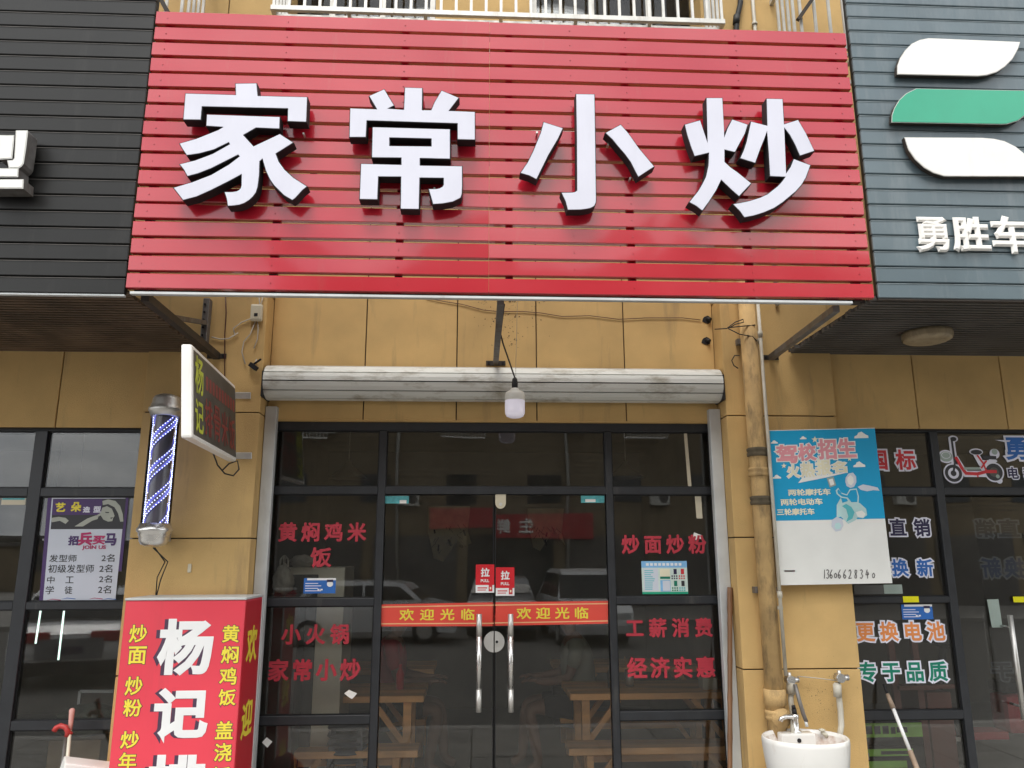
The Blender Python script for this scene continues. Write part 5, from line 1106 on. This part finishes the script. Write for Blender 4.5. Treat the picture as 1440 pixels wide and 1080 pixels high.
# more in the neighbouring rooms
bag('tarpaulin_cover', (XX(118, 1040, 5.8), 5.85, .55), .22, .16, .11, 'tarp', 'green tarpaulin bundle on a stand inside the salon window', 'tarpaulin', False)
st_ = thing('salon_trolley', (XX(118, 1040, 5.8), 5.9, FT), 'low dark trolley with white rail under the green tarpaulin bundle', 'trolley')
MB().box(XX(80, 1050, 5.8), XX(152, 1050, 5.8), 5.68, 6.05, FT, .55, 'carton', .004).build('trolley_body', st_)
a, b = at(112, 986, 6.1), at(113, 972, 6.1); MB().bar(a + Vector((0, 0, -.3)), b, .02, .02, 'rail').bar(b, at(160, 972, 6.1), .02, .02, 'rail').build('rail', st_)
for k, (p, q) in enumerate((((57, 859), (50, 905)), ((90, 859), (82, 928)))):
    a, b = at(*p, 6.3), at(*q, 6.3); solo(MB().tube([a, b], .007, 'tube_glint', 8).tube([a, (a.x, a.y, 3.0)], .002, 'black_rubber', 5), 'tube_reflection', a, ('shorter left', 'longer right')[k] + ' glowing thin tube for a light tube reflection in the salon poster window', 'lamp', 'light tube reflections in the salon glass')  # reflections of light tubes, built as glowing tubes inside the room
# battery boxes in the bike shop
bxA = XX(1212, 1040, 5.6); bxB = XX(1298, 1040, 5.6)
def bbox(z0, z1, label, prints):
    r = thing('battery_box', ((bxA + bxB) / 2, 5.75, z0), label, 'box', 'battery boxes behind the bike shop window')
    MB().box(bxA - .1, bxB, 5.6, 5.95, z0, z1, 'letter_side', .004).build('carton', r)
    p = MB()
    for (u0, v0, u1, v1, m_) in prints:
        w_ = bxB - bxA + .1; p.box(bxA - .1 + w_ * u0, bxA - .1 + w_ * u1, 5.596 - (.002 if m_ != 'lime' else 0), 5.5985, z0 + (z1 - z0) * v0, z0 + (z1 - z0) * v1, m_)
    p.build('print', r)
z1_, z2_, z3_ = ZZ(1250, 1082, 5.6), ZZ(1250, 1048, 5.6), ZZ(1250, 1016, 5.6)
bbox(.006, z1_, 'lowest dark battery box behind the bike shop window', ((.05, .8, .9, .9, 'lime'),))
bbox(z1_ + .002, z2_, 'middle dark battery box with green bars and white marks', ((.1, .55, .85, .85, 'lime'), (.05, .05, .75, .35, 'lime'), (.42, .62, .8, .76, 'letter_side'), (.16, .4, .26, .7, 'poster_white')))
bbox(z2_ + .002, z3_, 'topmost battery box with bright green band behind the leaning mop', ((.0, .35, 1, .98, 'lime'), (.25, .5, .33, .85, 'letter_side'), (.36, .5, .44, .85, 'letter_side'), (.47, .5, .55, .85, 'letter_side'), (.58, .5, .64, .8, 'letter_side'), (.66, .55, .8, .8, 'letter_side')))
for k, (p0, y_) in enumerate(((1262, 6.1), (1296, 6.15))):
    x_ = XX(p0, 985, y_); solo(MB().bar((x_, y_, FT), (x_ + .04, y_ + .1, 1.15), .05, .04, 'rust_red').bar((x_ + .02, y_, .75), (x_ + .3, y_, .75), .03, .03, 'rust_red'), 'steel_prop', (x_, y_, FT), ('left', 'right')[k] + ' rust red steel prop standing behind the bike shop window', 'prop')
solo(MB().box(XX(1310, 1040, 6.2), XX(1345, 1040, 6.2), 6.2, 6.6, FT, .7, 'rust_red', .01), 'tool_chest', (3.6, 6.4, FT), 'dull red tool chest inside the bike shop behind the mullion', 'chest')
MBm = thing('parked_scooter', (4.3, 6.7, FT), 'dark electric scooter parked inside the bike shop behind the glass door', 'scooter')
for dx in (-.55, .55):
    wv = MB(); c = Vector((4.35 + dx, 6.6, .27)); vs = []; n = 28
    for (r_, o_) in ((.27, 0), (.24, .045), (.2, .05), (.2, -.05), (.24, -.045), (.27, 0)):
        for k in range(n): a = 2 * math.pi * k / n; vs.append((c.x + r_ * math.cos(a), c.y + o_, c.z + r_ * math.sin(a)))
    wv.add(vs, [(i * n + k, i * n + (k + 1) % n, (i + 1) * n + (k + 1) % n, (i + 1) * n + k) for i in range(5) for k in range(n)], 'tyre', True)
    for a in range(5): wv.bar(c, c + Vector((.21 * math.cos(a * 1.257), 0, .21 * math.sin(a * 1.257))), .02, .03, 'steel')
    wv.build('wheel', MBm)
MB().tube([(3.95, 6.6, 1.0), (3.85, 6.6, .6), (3.82, 6.6, .3)], .03, 'letter_side', 10).tube([(3.9, 6.35, 1.02), (3.93, 6.6, 1.0), (3.9, 6.85, 1.02)], .015, 'letter_side', 8).build('handlebar', MBm)
MB().box(4.0, 4.35, 6.5, 6.7, .28, .34, 'far_red', .01).box(4.35, 4.95, 6.48, 6.72, .32, .62, 'far_red', .05).box(4.35, 4.9, 6.49, 6.71, .63, .72, 'letter_side', .03).build('body', MBm)

# ================================================================== THINGS LEANING OUTSIDE
bm_ = thing('bamboo_pole', at(1026, 1080, 5.0), 'brown knotty bamboo pole leaning against the right guide rail', 'pole')
pt, pb_ = at(1026.5, 826, 5.325), at(1026.5, 1085, 5.22); d = (pb_ - pt); pb_ = pt + d * 1.32; pts = []; rs_ = []
for k in range(33):
    u = k / 32; pts.append(pt.lerp(pb_, u)); rs_.append(.0155 if k % 5 else .0175)
    if u < .12: rs_[-1] = .019 if k % 2 else .0175
bb_ = MB(); bb_.tube(pts, .016, 'bamboo', 12, True, rs_); bb_.build('stem', bm_)
mp0 = thing('leaning_mop', at(1285, 1080, 5.0), 'white handled mop leaning on the bike shop window', 'mop')
A, B_ = at(1242.5, 962, 5.31), at(1290, 1082, 5.08); Dm = B_ - A
P = lambda t_: A + Dm * t_
MB().tube([P(0), P(.14)], .008, 'letter_side', 8).build('tip', mp0); MB().tube([P(.12), P(.3)], .0155, 'grip_tan', 10, True, [.012, .0165]).build('grip', mp0)
MB().tube([P(.3), P(.8)], .0115, 'print_white', 10).build('shaft', mp0); MB().tube([P(.79), P(1.45)], .016, 'grip_tan', 10).build('lower_grip', mp0)
cn_ = thing('walking_cane', at(88, 1075, 5.1), 'grey cane with curved red plastic handle leaning by the salon window', 'cane')
MB().tube([at(76, 1028, 5.15), at(79, 1023.5, 5.15), at(85, 1020.5, 5.15), at(92, 1022.5, 5.15), at(95.5, 1029, 5.15), at(94, 1036, 5.15)], .0155, 'plastic_red', 12).tube([at(92, 1036, 5.15), at(101, 1029, 5.16)], .012, 'plastic_red', 8).build('handle', cn_)
q0, q1 = at(93, 1034, 5.15), at(87, 1080, 5.05); MB().tube([q0, q0 + (q1 - q0) * 2.0], .0095, 'galv', 10).build('shaft', cn_)
sp = thing('wooden_stick', at(95, 1075, 5.08), 'pale stick with pink rounded grip leaning beside the red handled cane', 'stick')
q0, q1 = at(101.5, 998, 5.2), at(98.5, 1027, 5.17); MB().tube([q0 + (q0 - q1) * .08, q0, q0.lerp(q1, .3), q0.lerp(q1, .7), q1], .015, 'plastic_pink', 12, True, [.008, .0165, .0155, .0135, .0115]).build('grip', sp)
q2 = at(93.5, 1080, 5.06); MB().tube([q1, q1 + (q2 - q1) * 2.0], .0105, 'cupboard', 10).build('shaft', sp)
bag('red_sack', (XX(381, 1068, 5.25) - .03, 5.16, .02), .15, .10, .22, 'red_cloth', 'red net sack slumped beside the red light box under the left window', 'sack', False)
c = at(125, 1072, 5.0); fb = MB().box(-.13, .13, -.1, .1, -.3, 0, 'sign_white', .008); rot = Matrix.Rotation(R(28), 3, 'Z') @ Matrix.Rotation(R(14), 3, 'Y')
fb.v = [rot @ v + c + Vector((.0, 0, -.0)) for v in fb.v]; fb2 = solo(fb, 'foam_box', (c.x, 5.0, 0), 'white foam box tilted at the foot of the salon window', 'box')
solo(MB().box(c.x - .2, c.x + .2, 4.88, 5.2, 0, c.z - .28, 'carton', .004), 'carton', (c.x, 5.0, 0), 'brown carton under the tilted white foam box', 'box')

# ================================================================== ACROSS THE STREET (seen in the glass)
def mirror_at(px, py, Y, pane=YG + .03):       # the place whose reflection in the pane stands at this pixel
    v = at(px, py, 2 * pane - Y); return Vector((v.x, Y, v.z))
FY = -20.0
op = thing('street_building', (9, FY, -.25), 'ochre apartment block across the street with dark windows, seen mirrored in the glass', 'building')
ox0, ox1 = -11.8, 34
MB().box(-7.6, ox1, FY - 8, FY, -.25, 12.6, 'far_wall').build('wall', op); MB().box(ox0, -7.602, FY - 8, FY, -.25, 9.6, 'far_wall').build('wall', op)
MB().box(-7.8, ox1 + .2, FY - 8.2, FY + .3, 12.6, 12.8, 'far_wall').build('roof_edge', op); MB().box(ox0 - .2, -7.81, FY - 8.2, FY + .3, 9.6, 9.8, 'far_wall').build('roof_edge', op)
for a_x, b_x, hh in ((-2.2, 1.6, 1.5), (5.5, 7.2, 1.1), (8.5, 9.2, 1.8), (12, 17, 1.3), (21, 24, 1.9)): MB().box(a_x, b_x, FY - 4, FY - 1, 12.8, 12.8 + hh, 'far_wall').build('stair_tower', op)
k = 0
for fl in range(3):
    for j in range(13):
        x = mirror_at(648, 666, FY).x + (j - 4) * 3.33
        if not ox0 + 1 < x < ox1 - 1: continue
        z = 3.75 + fl * 2.9 - (0 if fl else .0)
        if z > 10 or (x < -8 and z > 8): continue
        wd = MB().box(x - .62, x + .62, FY + .002, FY + .03, z, z + 1.15, 'frame').build('window', op); MB().box(x - .58, x + .58, FY + .031, FY + .036, z + .04, z + 1.11, 'far_glass').build('pane', wd)
        if (j + fl) % 3 == 0:
            ac = MB().box(x + .9, x + 1.7, FY + .002, FY + .35, z - .1, z + .45, 'ac_white', .02).build('air_conditioner', op); 
            fm = MB(); c = Vector((x + 1.45, FY + .352, z + .17)); fm.add([c] + [c + Vector((.2 * math.cos(a * .5236), 0, .2 * math.sin(a * .5236))) for a in range(12)], [(0, a + 1, (a + 1) % 12 + 1) for a in range(12)], 'far_roll'); fm.build('fan', ac)
bd = MB()
for k in range(30): bd.box(ox0, ox1, FY, FY + .012, 3.4 + k * .2, 3.4 + k * .2 + .02, 'far_roll')
o_ = bd.build('tile_joint', op); o_['kind'] = 'stuff'
for x in (-9.5, -2.95, 3.7, 10.3): MB().tube([(x, FY + .1, 0), (x, FY + .1, 9.4)], .07, 'far_wall_grey', 8).build('downpipe', op)
for x in (-6.6, -.4, 6.9): 
    cgm = MB().box(x - .9, x + .9, FY + .45, FY + .5, 6.3, 6.36, 'white_steel').box(x - .9, x + .9, FY + .45, FY + .5, 7.7, 7.76, 'white_steel')
    for k in range(14): cgm.box(x - .9 + k * .137, x - .87 + k * .137, FY + .46, FY + .49, 6.36, 7.7, 'white_steel')
    cgm.build('window_cage_bars', op)['kind'] = 'stuff'
# shops at street level with banners
for j in range(12):
    x = ox0 + .4 + j * 3.75
    MB().box(x, x + 3.3, FY + .002, FY + .05, -.25, 2.5, 'far_roll' if j % 3 else 'far_glass').build('shutter_door', op)
def banner(x0, x1, z0, z1, m_, label, text=None):
    r = thing('shop_banner', ((x0 + x1) / 2, FY, z0), label, 'banner', 'banners across the street'); MB().box(x0, x1, FY + .06, FY + .25, z0, z1, m_, .01).build('board', r)
    if text:
        h = (z1 - z0) * .62; q = [Vector((x1 - .5, FY + .26, z0 + .2)), Vector((x1 - .5 - h * 1.15 * len(text), FY + .26, z0 + .2)), Vector((x1 - .5 - h * 1.15 * len(text), FY + .26, z0 + .2 + h)), Vector((x1 - .5, FY + .26, z0 + .2 + h))]
        MB().line(text, q, 'sign_white', bold=.03, thick=.05, cw=.9).build('lettering', r)
pA, pB = mirror_at(603, 735, FY), mirror_at(697, 755, FY); banner(pA.x, pB.x - .1, 2.75, 3.6, 'far_red', 'plain red banner across the street, left of the lettered one')
pC = mirror_at(832, 735, FY); banner(pB.x, pC.x, 2.35, 3.3, 'far_red', 'red banner with two white characters across the street'); 
x1b = mirror_at(752, 735, FY).x; x0b = mirror_at(700, 735, FY).x
lt = bpy.data.objects[[o.name for o in COL.objects if o.name.startswith('shop_banner')][-1]]
q = [Vector((x1b, FY + .262, 2.5)), Vector((x0b, FY + .262, 2.5)), Vector((x0b, FY + .262, 3.12)), Vector((x1b, FY + .262, 3.12))]
MB().line('生鲜', q, 'sign_white', bold=.03, thick=.03, cw=.9).build('lettering', lt)
# low buildings to the left with open sky above
for k, (x0, x1, h, m_) in enumerate(((-30, -22.5, 1.6, 'far_wall_grey'), (-22.3, -12.4, 1.15, 'far_wall'))):
    r = thing('low_house', ((x0 + x1) / 2, -34, -.25), ('long low grey house', 'long low ochre house')[k] + ' far across the street, mirrored in the salon window', 'house')
    MB().box(x0 * 1.3, x1 * 1.2, -40, -34, -.25, h + 1.2, m_).build('wall', r); MB().box(x0 * 1.3 - .3, x1 * 1.2 + .3, -40.3, -33.7, h + 1.2, h + 1.4, 'far_roll').build('roof', r)
    for j in range(3): x = x0 * 1.3 + 1.5 + j * 3; MB().box(x, x + 1.2, -33.99, -33.95, .8, 1.9, 'far_glass').build('window', r)
# parked cars
def car(x, y, rz, m_, label, van=False):
    r = thing('parked_car', (0, 0, -.4), label, 'car', 'cars parked along the far side'); L_ = 4.5; h = 1.55 if not van else 1.8; w_ = .88
    side = [(-2.2, .32), (-2.25, .6), (-2.2, .88), (-1.95, 1.0), (-1.75, 1.05), (-1.3, h - .08), (-.9, h), (.5, h), (.85, h - .06), (1.35, 1.08), (2.0, .95), (2.22, .8), (2.25, .5), (2.18, .3)]
    b = MB(); vs = []
    for s in (-1, 1):
        for (a, z) in side: vs.append((a, s * (w_ - (.16 * max(0, (z - 1.0)) / .5)), z - .4))
    n = len(side); b.add(vs, [(i, (i + 1) % n, (i + 1) % n + n, i + n) for i in range(n)][::1], m_, False)
    b.add(vs[:n], [tuple(range(n))], m_); b.add(vs[n:], [tuple(range(n))[::-1]], m_); b.build('body', r)
    g = MB()
    for s in (-1, 1):
        pts = [(-1.45, 1.1), (-1.2, h - .12), (-.15, h - .1), (-.15, 1.1)]; pts2 = [(-.08, 1.1), (-.08, h - .1), (.7, h - .12), (1.15, 1.12)]
        for P_ in (pts, pts2): g.add([(a, s * (w_ - .15 * max(0, z - 1.0) / .5 + .008), z - .4) for a, z in P_], [(0, 1, 2, 3)], 'car_glass')
    g.add([(.9, -.72, h - .53), (.9, .72, h - .53), (1.33, .82, .72), (1.33, -.82, .72)], [(0, 1, 2, 3)], 'car_glass')
    for v in g.v[-4:]: v.x += .02
    g.add([(-1.34, -.7, h - .5), (-1.34, .7, h - .5), (-1.76, .82, .69), (-1.76, -.82, .69)], [(0, 1, 2, 3)], 'car_glass')
    for v in g.v[-4:]: v.x -= .02
    g.build('window', r)
    for s in (-1, 1):
        MB().box(-2.26, -2.0, s * .55 - .25, s * .55 + .25, .36, .52, 'tail_red', .03).build('tail_light', r); MB().box(2.0, 2.26, s * .6 - .2, s * .6 + .2, .25, .4, 'rail', .03).build('headlight', r)
    MB().box(-2.275, -2.255, -.22, .22, .18, .30, 'navy').box(-2.272, -2.25, -.5, .5, .10, .42, 'car_grey', .01).build('number_plate', r); MB().box(-2.3, -2.15, -.85, .85, -.15, .06, 'letter_side', .04).build('bumper', r)
    for sx_ in (-1.4, 1.4):
        for s in (-1, 1):
            wv = MB(); c = Vector((sx_, s * .8, -.08)); vs = []; n = 24
            for (r_, o_) in ((.0, .1), (.2, .1), (.3, .1), (.32, .06), (.32, -.1)):
                for k in range(n): a = 2 * math.pi * k / n; vs.append((c.x + r_ * math.cos(a), c.y + o_ * s, c.z + r_ * math.sin(a)))
            wv.add(vs, [(i * n + k, i * n + (k + 1) % n, (i + 1) * n + (k + 1) % n, (i + 1) * n + k) for i in range(1, 4) for k in range(n)], 'tyre', True); wv.add(vs, [(i * n + k, i * n + (k + 1) % n, (i + 1) * n + (k + 1) % n, (i + 1) * n + k) for i in range(0, 1) for k in range(n)], 'steel', True); wv.build('wheel', r)
    r.location = (x, y, -.4); r.rotation_euler = (0, 0, R(rz)); return r
c = mirror_at(140, 885, -3.4, YN + .03); car(c.x - 1.1, -5.2, -110, 'car_white', 'white car parked tail on across the street, mirrored in the salon window')
c = mirror_at(560, 830, -9.5); car(c.x - .6, -9.5, 4, 'car_white', 'white car parked side on across the street, mirrored in the left door')
c = mirror_at(810, 830, -9.5); car(c.x + .2, -10.3, 86, 'car_white', 'tall white van nose on across the street, mirrored in the right door', True)
c = mirror_at(700, 840, -9.5); car(c.x + .2, -12.2, 92, 'car_grey', 'grey car parked nose on across the street between the white ones')
